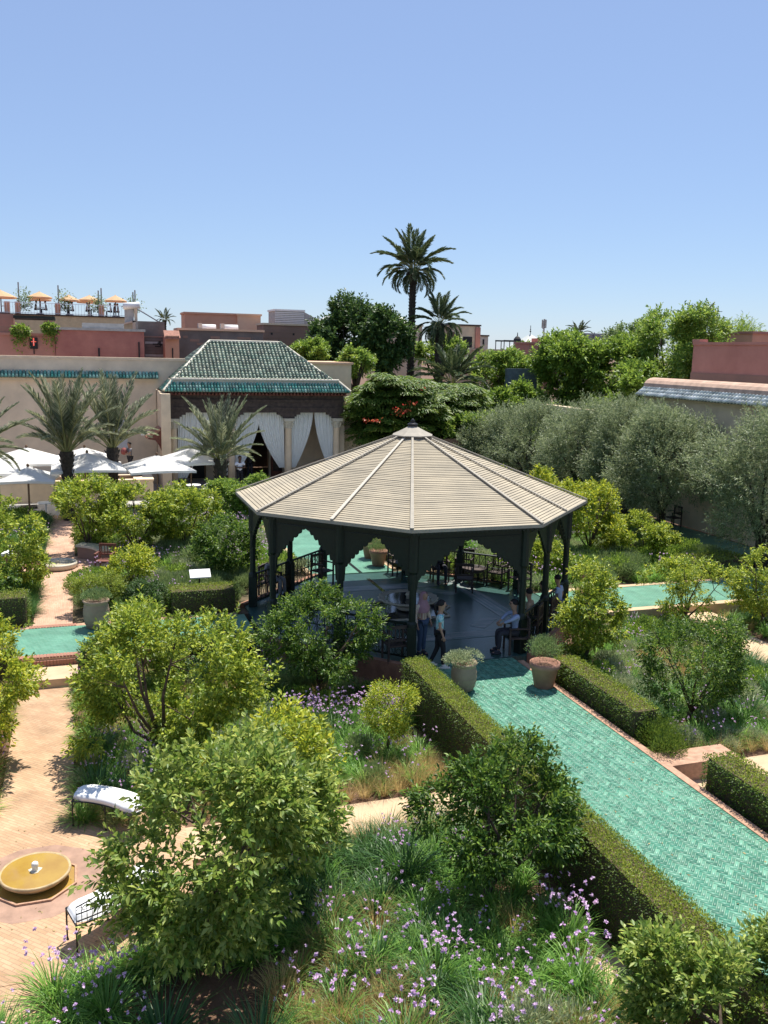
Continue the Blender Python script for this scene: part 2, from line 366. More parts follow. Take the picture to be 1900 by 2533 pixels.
def hedge(name, label, x0, x1, y0, y1, z0, z1, seed, dens=1300, L=.045, W=.022, ang=0., group=None, sparse=None):
    rg = np.random.default_rng(seed); cx, cy = (x0+x1)/2, (y0+y1)/2; hx, hy = (x1-x0)/2, (y1-y0)/2; h = z1-z0
    t = thing(name, label, 'hedge', (cx, cy, z0), ang, group)
    nx = max(2, int(hx*2/.25)); ny = max(2, int(hy*2/.25)); mb = MB()
    mb.box(-hx+.04, hx-.04, -hy+.04, hy-.04, 0, h-.04); mb.build('core', MATS['hedge_core'], t)
    A_ = []
    A_.append(surf_leaves(rg, (-hx, -hy, h-.02), (2*hx, 0, 0), (0, 2*hy, 0), (0, 0, 1), dens*1.25, L, W, .022))
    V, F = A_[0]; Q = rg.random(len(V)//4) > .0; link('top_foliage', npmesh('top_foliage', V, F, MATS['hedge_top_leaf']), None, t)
    Vs = []
    for p, e, n, key in (((-hx, -hy, 0), (0, 2*hy, 0), (-1, 0, 0), 'w'), ((hx, -hy, 0), (0, 2*hy, 0), (1, 0, 0), 'e'), ((-hx, -hy, 0), (2*hx, 0, 0), (0, -1, 0), 's'), ((-hx, hy, 0), (2*hx, 0, 0), (0, 1, 0), 'n')):
        dd = dens*(.42 if sparse and key in sparse else 1.)
        Vs.append(surf_leaves(rg, p, e, (0, 0, h), n, dd, L, W, .03))
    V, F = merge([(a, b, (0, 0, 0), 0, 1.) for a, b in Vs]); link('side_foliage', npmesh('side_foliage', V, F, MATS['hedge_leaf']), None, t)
    return t
def clump_arrays(seed, n=110, L=.5, W=.014, e=(1.5, .5), dr=(.6, 1.7), r=.09, k=3):
    rg = np.random.default_rng(seed); az = rg.uniform(0, 2*math.pi, n); rr = r*np.sqrt(rg.random(n))
    P = np.stack([rr*np.cos(az), rr*np.sin(az), np.zeros(n)], 1)
    return blade_arrays(P, az+rg.normal(0, .35, n), L*rg.uniform(.6, 1.15, n), rg.uniform(e[1], e[0], n), rg.uniform(dr[0], dr[1], n), np.ones(n)*W, k)
def flower_arrays(seed, n=9, h=(.42, .70), spread=.30, hs=.019):
    rg = np.random.default_rng(seed); Vs = []; St = MB()
    for i in range(n):
        a = rg.uniform(0, 6.28); r = spread*math.sqrt(rg.random()); z = rg.uniform(*h); top = np.array([r*math.cos(a), r*math.sin(a), z])
        St.tube([(r*.25*math.cos(a), r*.25*math.sin(a), .05), tuple(top)], [.0035, .0025], 3, False)
        k = 9; D = sph(k, rg, .35); Vs.append(leaf_arrays(np.tile(top, (k, 1)), D, hs*1.6, hs*1.3, rg, .1))
    V, F = merge([(a, b, (0, 0, 0), 0, 1.) for a, b in Vs]); return V, F, St
def dome_arrays(seed, n=1500, r=.4, h=.45, L=.09, W=.008, upw=.5, nb=7):
    rg = np.random.default_rng(seed); C_ = np.stack([rg.uniform(-.45, .45, nb)*r, rg.uniform(-.45, .45, nb)*r, rg.uniform(.15, .5, nb)*h], 1)
    b = rg.integers(0, nb, n); d = sph(n, rg, .35); d[:, 2] = np.abs(d[:, 2]); P = C_[b]+d*np.array([r*.62, r*.62, h*.55])*rg.uniform(.65, 1., (n, 1)); P[:, 2] = np.maximum(P[:, 2], .01)
    D = unit(d+np.array([0, 0, upw])+rg.normal(0, .3, (n, 3)))
    return leaf_arrays(P, D, L, W, rg)
VAR = {
 'strap': [clump_arrays(s, 130, .52, .015) for s in (1, 2, 3, 4)],
 'dark': [clump_arrays(s, 190, .62, .015, (1.5, .7), (.5, 1.9), .12) for s in (5, 6, 7)],
 'dry': [clump_arrays(s, 170, .48, .0055, (1.55, .8), (.2, 1.1), .10) for s in (8, 9, 10)],
 'silver': [dome_arrays(s, 1500, .36, .42, .07, .012) for s in (11, 12)],
 'lavender': [dome_arrays(s, 1500, .38, .5, .13, .010, .9) for s in (13, 14)],
 'leafy': [dome_arrays(s, 1000, .40, .5, .075, .032, .4) for s in (15, 16)],
}
KM = {'strap': 'strap_leaf', 'dark': 'strap_dark', 'dry': 'dry_grass', 'silver': 'silver_leaf', 'lavender': 'lavender_leaf', 'leafy': 'broad_leaf'}
VME = {k: [npmesh('foliage', V, F, MATS[KM[k]]) for V, F in v] for k, v in VAR.items()}
FLV = [flower_arrays(s, 10) for s in (21, 22, 23)]
FME = [npmesh('flower_heads', V, F, MATS['lilac_flower']) for V, F, s_ in FLV]
def plant(kind, x, y, z, label, sc=1., flowers=0, name=None, cat='plant', group=None):
    nm = name or {'strap': 'society_garlic_clump', 'dark': 'strap_leaf_clump', 'dry': 'feather_grass_tuft', 'silver': 'santolina_bush', 'lavender': 'lavender_bush', 'leafy': 'leafy_shrub'}[kind]
    t = thing(nm, label, cat, (x, y, z), rnd.uniform(0, 6.28), group); t.scale = (sc, sc, sc)
    link('foliage', rnd.choice(VME[kind]), None, t)
    for i in range(flowers):
        f = link('flower_heads', rnd.choice(FME), None, t); f['kind'] = 'stuff'; f.rotation_euler = (0, 0, rnd.uniform(0, 6.28))
    return t
def inpoly(x, y, P):
    c = False; j = len(P)-1
    for i in range(len(P)):
        if (P[i][1] > y) != (P[j][1] > y) and x < (P[j][0]-P[i][0])*(y-P[i][1])/(P[j][1]-P[i][1])+P[i][0]: c = not c
        j = i
    return c
AVOID = []
def ground_cover(name, poly, z, dens, mix, seed, fl=.5, sc=(.7, 1.15), holes=()):
    dens *= 1.75; fl *= .62
    """mixed low planting of one bed as stuff, one object per plant kind"""
    rg = random.Random(seed); xs = [p[0] for p in poly]; ys = [p[1] for p in poly]
    A_ = (max(xs)-min(xs))*(max(ys)-min(ys)); n = int(A_*dens); G = {k: [] for k in mix}; FL = []; ks = list(mix); ws = [mix[k] for k in ks]; pts = []
    for i in range(n*2):
        if len(pts) >= n: break
        x = rg.uniform(min(xs), max(xs)); y = rg.uniform(min(ys), max(ys))
        if not inpoly(x, y, poly): continue
        if any((x-hx)**2+(y-hy)**2 < hr*hr for hx, hy, hr in holes): continue
        if any((x-a)**2+(y-b)**2 < .16**2 for a, b in pts): continue
        pts.append((x, y))
        # kinds drift in patches
        ph = [math.sin(x*1.3+i_*2.1+seed)+math.cos(y*1.1-i_*1.7+seed*.5)+1.2 for i_ in range(len(ks))]
        k = rg.choices(ks, [w_*max(.15, p_)**2 for w_, p_ in zip(ws, ph)])[0]
        V, F = rg.choice(VAR[k]); rz = rg.uniform(0, 6.28); s_ = rg.uniform(*sc); G[k].append((V, F, (x, y, z), rz, s_))
        if k == 'strap' and rg.random() < fl:
            V2, F2, _ = rg.choice(FLV); FL.append((V2, F2, (x, y, z), rz, s_))
    for k, it in G.items():
        if it:
            V, F = merge(it); o = link(name+'_'+{'strap': 'garlic', 'dark': 'lilyturf', 'dry': 'feather_grass', 'silver': 'santolina', 'lavender': 'lavender', 'leafy': 'shrub'}[k]+'_cover', npmesh(name, V, F, MATS[KM[k]]), None)
            tag(o, 'mixed %s growing as ground cover in the planted bed' % {'strap': 'green strap leaves', 'dark': 'dark strap leaves', 'dry': 'dry golden grass', 'silver': 'silvery bushes', 'lavender': 'grey green lavender', 'leafy': 'leafy low shrubs'}[k], 'ground cover', kind='stuff')
    if FL:
        V, F = merge(FL); o = link(name+'_lilac_flowers', npmesh(name, V, F, MATS['lilac_flower']), None); tag(o, 'loose lilac flower heads scattered above the bed', 'flowers', kind='stuff')
# palms
def frond_mesh(seed, L=2.4, dr=1.1, ll=.42, n=46, w_=.03, m='date_leaf', vup=.35):
    rg = np.random.default_rng(seed); K = 14; pts = [np.zeros(3)]; ang = []
    for i in range(K):
        a = -dr*((i+.5)/K)**1.4; ang.append(a); pts.append(pts[-1]+np.array([math.cos(a), 0, math.sin(a)])*L/K)
    pts = np.array(pts); P = []; D = []; Ls = []
    for i in range(n):
        t = .26+.74*i/n; q = t*K; j = min(int(q), K-1); p = pts[j]+(pts[j+1]-pts[j])*(q-j); a = ang[j]
        fwd = np.array([math.cos(a), 0, math.sin(a)]); upv = np.array([-math.sin(a), 0, math.cos(a)])
        for s_ in (-1, 1):
            d = fwd*(.55+.5*t)+np.array([0, s_*(.85-.35*t), 0])+upv*vup+rg.normal(0, .09, 3); P.append(p); D.append(d); Ls.append(ll*(math.sin(math.pi*min(1, .22+.75*t))**.7)+.03)
    P = np.array(P); D = unit(np.array(D)); V, F = leaf_arrays(P, D, np.array(Ls), w_, rg, .1, .22)
    mb = MB(); mb.tube([tuple(p) for p in pts[::2]], [.034*(1-.85*i/7) for i in range(len(pts[::2]))], 4, False)
    tv = np.array(mb.v); q = np.array(mb.f); tf = np.concatenate([q[:, [0, 1, 2]], q[:, [0, 2, 3]]])+len(V)
    me = npmesh('frond', np.concatenate([V, tv]), np.concatenate([F, tf]), MATS[m]); me.materials.append(mat('rachis', (.30, .29, .12), .6)); me.polygons.foreach_set('material_index', [0]*len(F)+[1]*len(tf)); return me
def palm(label, x, y, z, h, fr, n, el=(1.35, .1), r=(.22, .17), sc=1., dead=0, seed=1, name='date_palm', group=None, bulge=1.25, lean=(0, 0), bark='bark_dark', droop_extra=0):
    rg = random.Random(seed); t = thing(name, label, 'palm', (x, y, z), 0, group); mb = MB()
    K = max(4, int(h/.22)); pts = []; rr = []
    for i in range(K+1):
        u = i/K; pts.append((lean[0]*u*u, lean[1]*u*u, h*u)); rr.append((r[0]+(r[1]-r[0])*u)*(1+.06*(i % 2)))
    rr[-1] *= bulge; rr[-2] *= bulge*1.05; rr[-3] *= (bulge+1)/2; mb.tube(pts, rr, 12)
    # old leaf bases ring the trunk
    for i in range(1, K):
        for k in range(7):
            a = k*2*math.pi/7+i*.45; q = Vector(pts[i]); rad = rr[i]
            b = q+Vector((math.cos(a)*rad*.9, math.sin(a)*rad*.9, 0)); e = q+Vector((math.cos(a)*(rad*1.22), math.sin(a)*(rad*1.22), .13)); mb.tube([b, e], [.05, .02], 4)
    mb.build('trunk', MATS[bark], t)
    top = Vector((lean[0], lean[1], h-.05))
    for i in range(n):
        u = (i+.5)/n; e = el[0]+(el[1]-el[0])*u**1.05+rg.uniform(-.08, .08); a = i*2.39996+rg.uniform(-.15, .15)
        me = fr[min(len(fr)-1, int(u*len(fr)))]
        o = link('frond', me, None, t); o.location = top+Vector((math.cos(a)*.08, math.sin(a)*.08, rg.uniform(-.1, .1))); o.rotation_euler = (rg.uniform(-.3, .3), -e, a); s_ = sc*rg.uniform(.85, 1.1)*(.8+.35*math.sin(math.pi*min(1, u+.25))); o.scale = (s_, s_, s_)
    return t
# ------------------------------------------------------------------ ground and paths
mb = MB(); mb.box(-1500, 1500, -60, 2500, -1.2, -.45); struct(mb, 'ground', MATS['soil'])
mb = MB(); mb.box(-14, 22.3, 24.72, 41.4, -.5, -.06); struct(mb, 'north_bed_soil', MATS['soil_north'])
mb = MB(); mb.box(-1.62, -.42, 15.2, 21.05, -.5, -.40); mb.box(-1.62, -.42, 5, 11.3, -.5, -.402); struct(mb, 'lower_path', MATS['brick_path'])
pl = [(-.92+2.45*math.cos(R_(22.5+45*i)), 13.05+2.45*math.sin(R_(22.5+45*i))) for i in range(8)]
mb = MB(); mb.prism(pl, -.5, -.396); struct(mb, 'round_plaza', MATS['brick_path'])
mb = MB(); mb.box(1.2, 6.3, 12.95, 13.95, -.5, -.40); struct(mb, 'lower_path_middle', MATS['sand_plain'])
mb = MB(); mb.box(10.35, 24, 11.9, 13.55, -.5, -.38); mb.box(16.6, 17.9, 13.55, 21.1, -.5, -.384); struct(mb, 'lower_path_right', MATS['sand_plain'])
mb = MB(); mb.box(5.95, 6.45, 8.2, 10.6, -.5, -.40); struct(mb, 'lower_path_by_hedge', MATS['sand_plain'])
mb = MB(); mb.box(-1.5, -.5, 24.72, 41.4, -.45, 0.0)
mb.prism([(-1.05+1.75*math.cos(R_(15+30*i)), 31.4+1.75*math.sin(R_(15+30*i))) for i in range(12)], -.45, .004); struct(mb, 'upper_path', MATS['brick_path_straight'])
# step landings
for n_, x0, x1 in (('step_landing_left', -1.62, -.36), ('step_landing_right', 16.5, 17.95)):
    mb = MB(); mb.box(x0, x1, 21.05, 21.98, -.5, -.20); struct(mb, n_, MATS['sand_plain'])
# turquoise tiled walks: base slabs
XL, XR = 7.08, 9.88
mb = MB(); mb.box(XL, XR, 2.5, 19.2, -.5, -.008); struct(mb, 'garden_path', MATS['grout']); PATH = bpy.data.objects['garden_path']
mb = MB(); mb.box(XL, XR, 28.35, 41.4, -.5, 0.); struct(mb, 'garden_path_north', MATS['teal_floor'])
mb = MB(); mb.box(-14, 4.1, 22.3, 24.5, -.5, 0.); struct(mb, 'cross_path_west', MATS['teal_floor'])
mb = MB(); mb.box(13.3, 22.3, 22.3, 24.5, -.5, 0.); struct(mb, 'cross_path_east', MATS['teal_floor'])
mb = MB(); mb.box(22.3, 25.2, 10, 47, -.5, 0.); struct(mb, 'wall_walk', MATS['teal_floor'])
mb = MB(); mb.box(-14, 25.2, 41.4, 56, -.5, .0); struct(mb, 'terrace_pavement', MATS['concrete'])
# kerbs
mb = MB(); mb.box(XR, XR+.16, 2.5, 18.9, -.5, .012); struct(mb, 'path_kerb_right', MATS['terracotta'])
mb = MB(); mb.box(XL-.16, XL, 2.5, 18.9, -.5, .012); struct(mb, 'path_kerb_left', MATS['terracotta'])
mb = MB(); mb.box(XR, XR+.2, 28.6, 41.4, -.5, .02); mb.box(XL-.2, XL, 28.6, 41.4, -.5, .02); struct(mb, 'path_kerb_north', MATS['sand_plain'])
mb = MB(); mb.box(13.8, 22.3, 22.02, 22.3, -.5, .01); mb.box(13.8, 22.3, 24.5, 24.72, -.5, .01); struct(mb, 'cross_path_kerb_east', MATS['sand_plain'])
mb = MB(); mb.box(22.1, 22.3, 24.72, 41.4, -.5, .02); struct(mb, 'wall_walk_kerb', MATS['sand_plain'])
mb = MB(); mb.box(10.04, 11.6, 13.0, 13.56, -.5, -.02); struct(mb, 'brick_apron', MATS['terracotta'])
mb = MB(); mb.box(8.66, 8.78, 24.9, 27.5, -.2, .006); mb.box(8.66, 8.78, 28.36, 41, -.2, .006); struct(mb, 'water_rill', MATS['dark_water'])
# soldier bricks edging the cross path
bk = MB(); bk.box(-.031, .031, -.11, .11, -.07, .07); BM = None
wk = MB().box(-14, -1.75, 22.02, 22.3, -.5, .0); wk.box(-.2, 3.9, 22.02, 22.3, -.5, 0.).box(-14, -1.62, 24.5, 24.72, -.5, 0).box(-.38, 3.9, 24.5, 24.72, -.5, 0.)
struct(wk, 'cross_path_kerb_west', MATS['terracotta'])
mb = MB(); mb.box(-1.75, -.2, 22.03, 22.3, -.5, -.012); mb.box(-1.62, -.38, 24.5, 24.72, -.5, -.012); struct(mb, 'brick_edge_bed', MATS['sand'])
EDGE = bpy.data.objects['brick_edge_bed']; bme = None
i = 0; x = -1.71
while x < -.22:
    for (yy, z, xa, xb) in ((22.15, -.058, -1.75, -.2), (24.61, -.058, -1.6, -.4)):
        if xa < x < xb:
            if bme is None: o = bk.build('brick', MATS['brick_red'], EDGE); bme = o.data
            else: o = link('brick', bme, None, EDGE)
            o.location = (x+rnd.uniform(-.003, .003), yy, z+rnd.uniform(0, .006)+(.005 if yy < 23 else 0))
            if yy < 23:
                o = link('brick', bme, None, EDGE); o.location = (x+rnd.uniform(-.003, .003), 22.018, z-.07); o.rotation_euler = (R_(90), 0, 0); o.scale = (1, .6, .45)
    x += .0755
# herringbone tiles on the near path
def herringbone(x0, x1, y0, y1, L, W, gap):
    n = round(L/W); out = []; c, s_ = math.cos(R_(45)), math.sin(R_(45)); cx, cy = (x0+x1)/2, (y0+y1)/2; Rr = int(max(x1-x0, y1-y0)/W)+4
    for i in range(-Rr, Rr):
        for j in range(-Rr, Rr):
            m = (i-j) % (2*n)
            if m == 0: u0, v0, lu, lv = i, j, n, 1
            elif m == n: u0, v0, lu, lv = i, j, 1, n   # vertical tile
            else: continue
            if m == n: v0 = j; u0 = i; v0 = j-0
            uc, vc = (u0+lu/2)*W, (v0+lv/2)*W
            if m == n: vc = (v0-n+1+lv/2)*W
            X = cx+uc*c-vc*s_; Y_ = cy+uc*s_+vc*c
            if x0+.05 < X < x1-.05 and y0+.03 < Y_ < y1-.03: out.append((X, Y_, R_(45)+(R_(90) if m == n else 0)))
    return out
def tile_arr(L, W, h=.010, b=.004):
    V = np.array([(-L/2, -W/2, 0), (L/2, -W/2, 0), (L/2, W/2, 0), (-L/2, W/2, 0), (-L/2+b, -W/2+b, h), (L/2-b, -W/2+b, h), (L/2-b, W/2-b, h), (-L/2+b, W/2-b, h)])
    q = [(4, 5, 6, 7), (0, 1, 5, 4), (1, 2, 6, 5), (2, 3, 7, 6), (3, 0, 4, 7)]
    F = np.array([t for a, b_, c, d in q for t in ((a, b_, c), (a, c, d))]); return V, F
T_L, T_W = .168, .056
TV, TF = tile_arr(T_L-.007, T_W-.007)
spots = []
for X, Y_, a in herringbone(XL, XR, 6.2, 19.2, T_L, T_W, .007):
    if XL+.13 < X < XR-.15: spots.append((X, Y_, a))
yy = 6.2
while yy < 19.15:
    spots.append((XR-.055, yy, 0.)); spots.append((XL+.055, yy, 0.)); yy += .058
cp = np.array([0, 0, CH])
tmesh = npmesh('tile', TV, TF, MATS['tile_teal']); bmesh_t = npmesh('tile', TV*np.array([.62, 1, 1]), TF, MATS['tile_teal'])
def on_screen(p):
    v = np.array(p)-cp; z = v@fw; x = CX+FPX*(v@rt)/z; y = CY-FPX*(v@u2)/z; return 0 < x < 1900 and 0 < y < 2300
vis = sorted([s_ for s_ in spots if on_screen((s_[0], s_[1], 0)) and s_[0] > 7.35], key=lambda s_: s_[0]**2+s_[1]**2)[:290]
vs = set(vis); items = []
for s_ in spots:
    dz = rnd.uniform(-.002, .001)
    if s_ in vs:
        o = link('tile', bmesh_t if s_[2] == 0. else tmesh, None, PATH); o.location = (s_[0], s_[1], -.008+dz); o.rotation_euler = (rnd.gauss(0, .008), rnd.gauss(0, .008), s_[2])
    else: items.append((TV*np.array([.62, 1, 1]) if s_[2] == 0. else TV, TF, (s_[0], s_[1], -.008+dz), s_[2], 1.))
V, F = merge(items); o = link('glazed_tiles', npmesh('glazed_tiles', V, F, MATS['tile_teal']), None, PATH); o['kind'] = 'stuff'
# individual objects need per-object colour: their material reads the object's random number
mo = MATS['tile_teal'].copy(); mo.name = 'tile_teal_single'
n = mo.node_tree.nodes; oi = n.new('ShaderNodeObjectInfo')
for nd in list(n):
    if nd.type == 'NEW_GEOMETRY':
        for lk in list(nd.outputs['Random Per Island'].links): mo.node_tree.links.new(oi.outputs['Random'], lk.to_socket)
for me in (tmesh, bmesh_t): me.materials[0] = mo
# ------------------------------------------------------------------ the pavilion in the middle (gazebo)
GX, GY, GA, GB, GE, GT = 8.76, 23.75, 1.68, 4.70, 3.34, 5.22
def octa(a, b, mids=True):
    c = [(-a, -b), (a, -b), (b, -a), (b, a), (a, b), (-a, b), (-b, a), (-b, -a)]
    if not mids: return c
    out = []
    for i, p in enumerate(c):
        out.append(p); q = c[(i+1) % 8]
        if i % 2 == 1: out.append(((p[0]+q[0])/2, (p[1]+q[1])/2))
    return out
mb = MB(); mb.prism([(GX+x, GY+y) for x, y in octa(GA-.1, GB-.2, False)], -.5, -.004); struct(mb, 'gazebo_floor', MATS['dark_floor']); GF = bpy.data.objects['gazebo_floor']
def ring(a, b, w_, z0, z1, m, name):
    mb = MB()
    for x0, x1, y0, y1 in ((-a, a, -a, -b), (-a, a, b, a)): mb.box(GX+x0, GX+x1, GY+y0, GY+y1, z0, z1)
    mb.build(name+'_across', MATS[m], GF)
    mb = MB()
    for x0, x1, y0, y1 in ((-a, -b, -b, b), (b, a, -b, b)): mb.box(GX+x0, GX+x1, GY+y0, GY+y1, z0, z1)
    mb.build(name+'_along', MATS[m+'_b'], GF)
ring(2.9, 2.35, 0, -.003, .002, 'stripe_floor', 'striped_border')
mb = MB()
for sx in (-1, 1):
    for sy in (-1, 1): mb.prism([(GX+sx*p, GY+sy*q) for p, q in ((1.15, 1.9), (1.9, 1.15), (2.2, 1.45), (1.45, 2.2))][::1 if sx*sy > 0 else -1], -.003, .002)
mb.build('corner_band', MATS['stripe_floor'], GF)
ft = thing('gazebo_fountain', 'low carved marble bowl fountain in a star shaped recess under the big slatted roof', 'fountain', (GX, GY, 0))
mb = MB(); st = []
for i in range(16): rr = 1.32 if i % 2 == 0 else 1.02; st.append((rr*math.cos(R_(22.5*i)), rr*math.sin(R_(22.5*i))))
mb.prism(st, .001, .006); mb.build('star_recess', MATS['dark_water'], ft)
mb = MB()
for i in range(16):
    p, q = st[i], st[(i+1) % 16]; mb.tube([(p[0], p[1], .02), (q[0], q[1], .02)], .035, 4)
mb.build('star_rim', MATS['marble'], ft)
fl = [(0.001, .04), (.30, .04), (.34, .10), (.30, .16), (.62, .24), (.84, .33), (.88, .38), (.84, .40), (.78, .37), (.45, .30), (0.001, .29)]
mb = MB(); mb.lathe(fl, 40); v = mb.v
mb.v = [(x*(1+.025*math.cos(20*math.atan2(y, x))) if z > .2 else x, y*(1+.025*math.cos(20*math.atan2(y, x))) if z > .2 else y, z) for x, y, z in v]
mb.build('bowl', MATS['marble'], ft, True)
mb = MB(); mb.lathe([(.001, .345), (.68, .35)], 30); mb.build('water', MATS['dark_water'], ft)
mb = MB(); mb.lathe([(.06, .3), (.05, .42), (.09, .46), (.05, .52), (.001, .54)], 12); mb.build('spout', MATS['marble'], ft, True)
gz = thing('gazebo', 'large open garden pavilion with a pale slatted tent shaped roof and dark green posts', 'pavilion', (GX, GY, 0))
mb = MB(); co8 = octa(GA-.1, GB-.2, False)
for i in range(8):
    if i % 2 == 1:
        p, q = co8[i], co8[(i+1) % 8]; d = Vector((q[0]-p[0], q[1]-p[1], 0)); n_ = Vector((d.y, -d.x, 0)).normalized(); a = math.atan2(d.y, d.x)
        c = Vector(((p[0]+q[0])/2, (p[1]+q[1])/2, -.22))+n_*.07; mb = MB(); mb.cbox(c, d.length+.1, .16, .56, a); mb.build('plinth_wall', MATS['plinth_wall'], gz)

C12 = octa(GA, GB); NB = 52; GAP = .14
def P3(i, t, dz=0., c=C12): x, y = c[i % 12]; return Vector((x*(1-t), y*(1-t), GE+(GT-GE)*t+dz))
for i in range(12):
    side = i in (0, 1, 2, 10, 11, 9); st = MB()
    A, B = P3(i, 0), P3(i+1, 0)
    mid = (A+B)/2; vis_ = mid.y < .8 or i in (9,)
    for k in range(NB):
        t0 = k/NB*.93; t1 = (k+.91)/NB*.93; j = rnd.uniform(-.003, .003)
        tgt = MB() if vis_ else st
        a0, b0, b1, a1 = P3(i, t0, .034+j), P3(i+1, t0, .034+j), P3(i+1, t1, .022+j), P3(i, t1, .022+j)
        dn = Vector((0, 0, -.03)); tgt.add([a0+dn, b0+dn, b1+dn, a1+dn, a0, b0, b1, a1], [(0, 3, 2, 1), (4, 5, 6, 7), (0, 1, 5, 4), (1, 2, 6, 5), (2, 3, 7, 6), (3, 0, 4, 7)])
        if vis_: tgt.build('slat', MATS['slat'], gz)
    if not vis_: o = st.build('rear_slats', MATS['slat'], gz); o['kind'] = 'stuff'
# individual slats: tint by object random
ms = MATS['slat']; n = ms.node_tree.nodes; oi = n.new('ShaderNodeObjectInfo')
for nd in list(n):
    if nd.type == 'NEW_GEOMETRY':
        for lk in list(nd.outputs['Random Per Island'].links): ms.node_tree.links.new(oi.outputs['Random'], lk.to_socket)
mb = MB()
for i in range(12): mb.add([P3(i, 0, -.01), P3(i+1, 0, -.01), P3(0, 1, -.01)], [(0, 1, 2)])
mb.build('roof_underlay', MATS['wood_dark'], gz)
mb = MB(); cc_ = [P3(i, 0, -.06) for i in range(12)]
mb.add([tuple(c) for c in cc_], [tuple(range(11, -1, -1))]); mb.build('ceiling', MATS['green_paint'], gz)
for i in range(12):
    a, b = P3(i, -.004, .055), P3(i, .94, .055); d = (b-a); sd = Vector((-a.y, a.x, 0)).normalized()*.045; up_ = Vector((0, 0, .03))
    mb = MB(); mb.add([a-sd, a+sd, a+sd+up_, a-sd+up_, b-sd*.6, b+sd*.6, b+sd*.6+up_, b-sd*.6+up_], [(0, 1, 2, 3), (4, 7, 6, 5), (0, 4, 5, 1), (1, 5, 6, 2), (2, 6, 7, 3), (3, 7, 4, 0)])
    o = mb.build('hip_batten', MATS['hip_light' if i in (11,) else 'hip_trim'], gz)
# fascia and scalloped trim on the eight sides
C8 = octa(GA, GB, False); 
def side_box(c8, i, z0, z1, th, mb, out=0.):
    p, q = Vector((*c8[i], 0)), Vector((*c8[(i+1) % 8], 0)); d = (q-p); n_ = Vector((d.y, -d.x, 0)).normalized(); a = math.atan2(d.y, d.x)
    mb.cbox((p+q)/2+n_*(out)+Vector((0, 0, (z0+z1)/2)), d.length+.03, th, z1-z0, a); return p, q, n_
for i in range(8):
    mb = MB(); p, q, n_ = side_box(C8, i, GE-.05, GE+.030, .05, mb); mb.build('fascia', MATS['hip_trim'], gz)
    mb = MB(); L = (q-p).length; k = int(L/.105); d = (q-p)/k
    for j in range(k):
        a = p+d*j+n_*.012; b = a+d*.92; m_ = (a+b)/2; z = GE-.03
        for s_ in (0, -.02):
            o_ = n_*s_; mb.add([a+o_+Vector((0, 0, z)), b+o_+Vector((0, 0, z)), b+o_+Vector((0, 0, z-.035)), m_+o_+Vector((0, 0, z-.095)), a+o_+Vector((0, 0, z-.035))], [(0, 4, 3, 2, 1)])
    mb.build('scalloped_trim', MATS['green_paint'], gz)
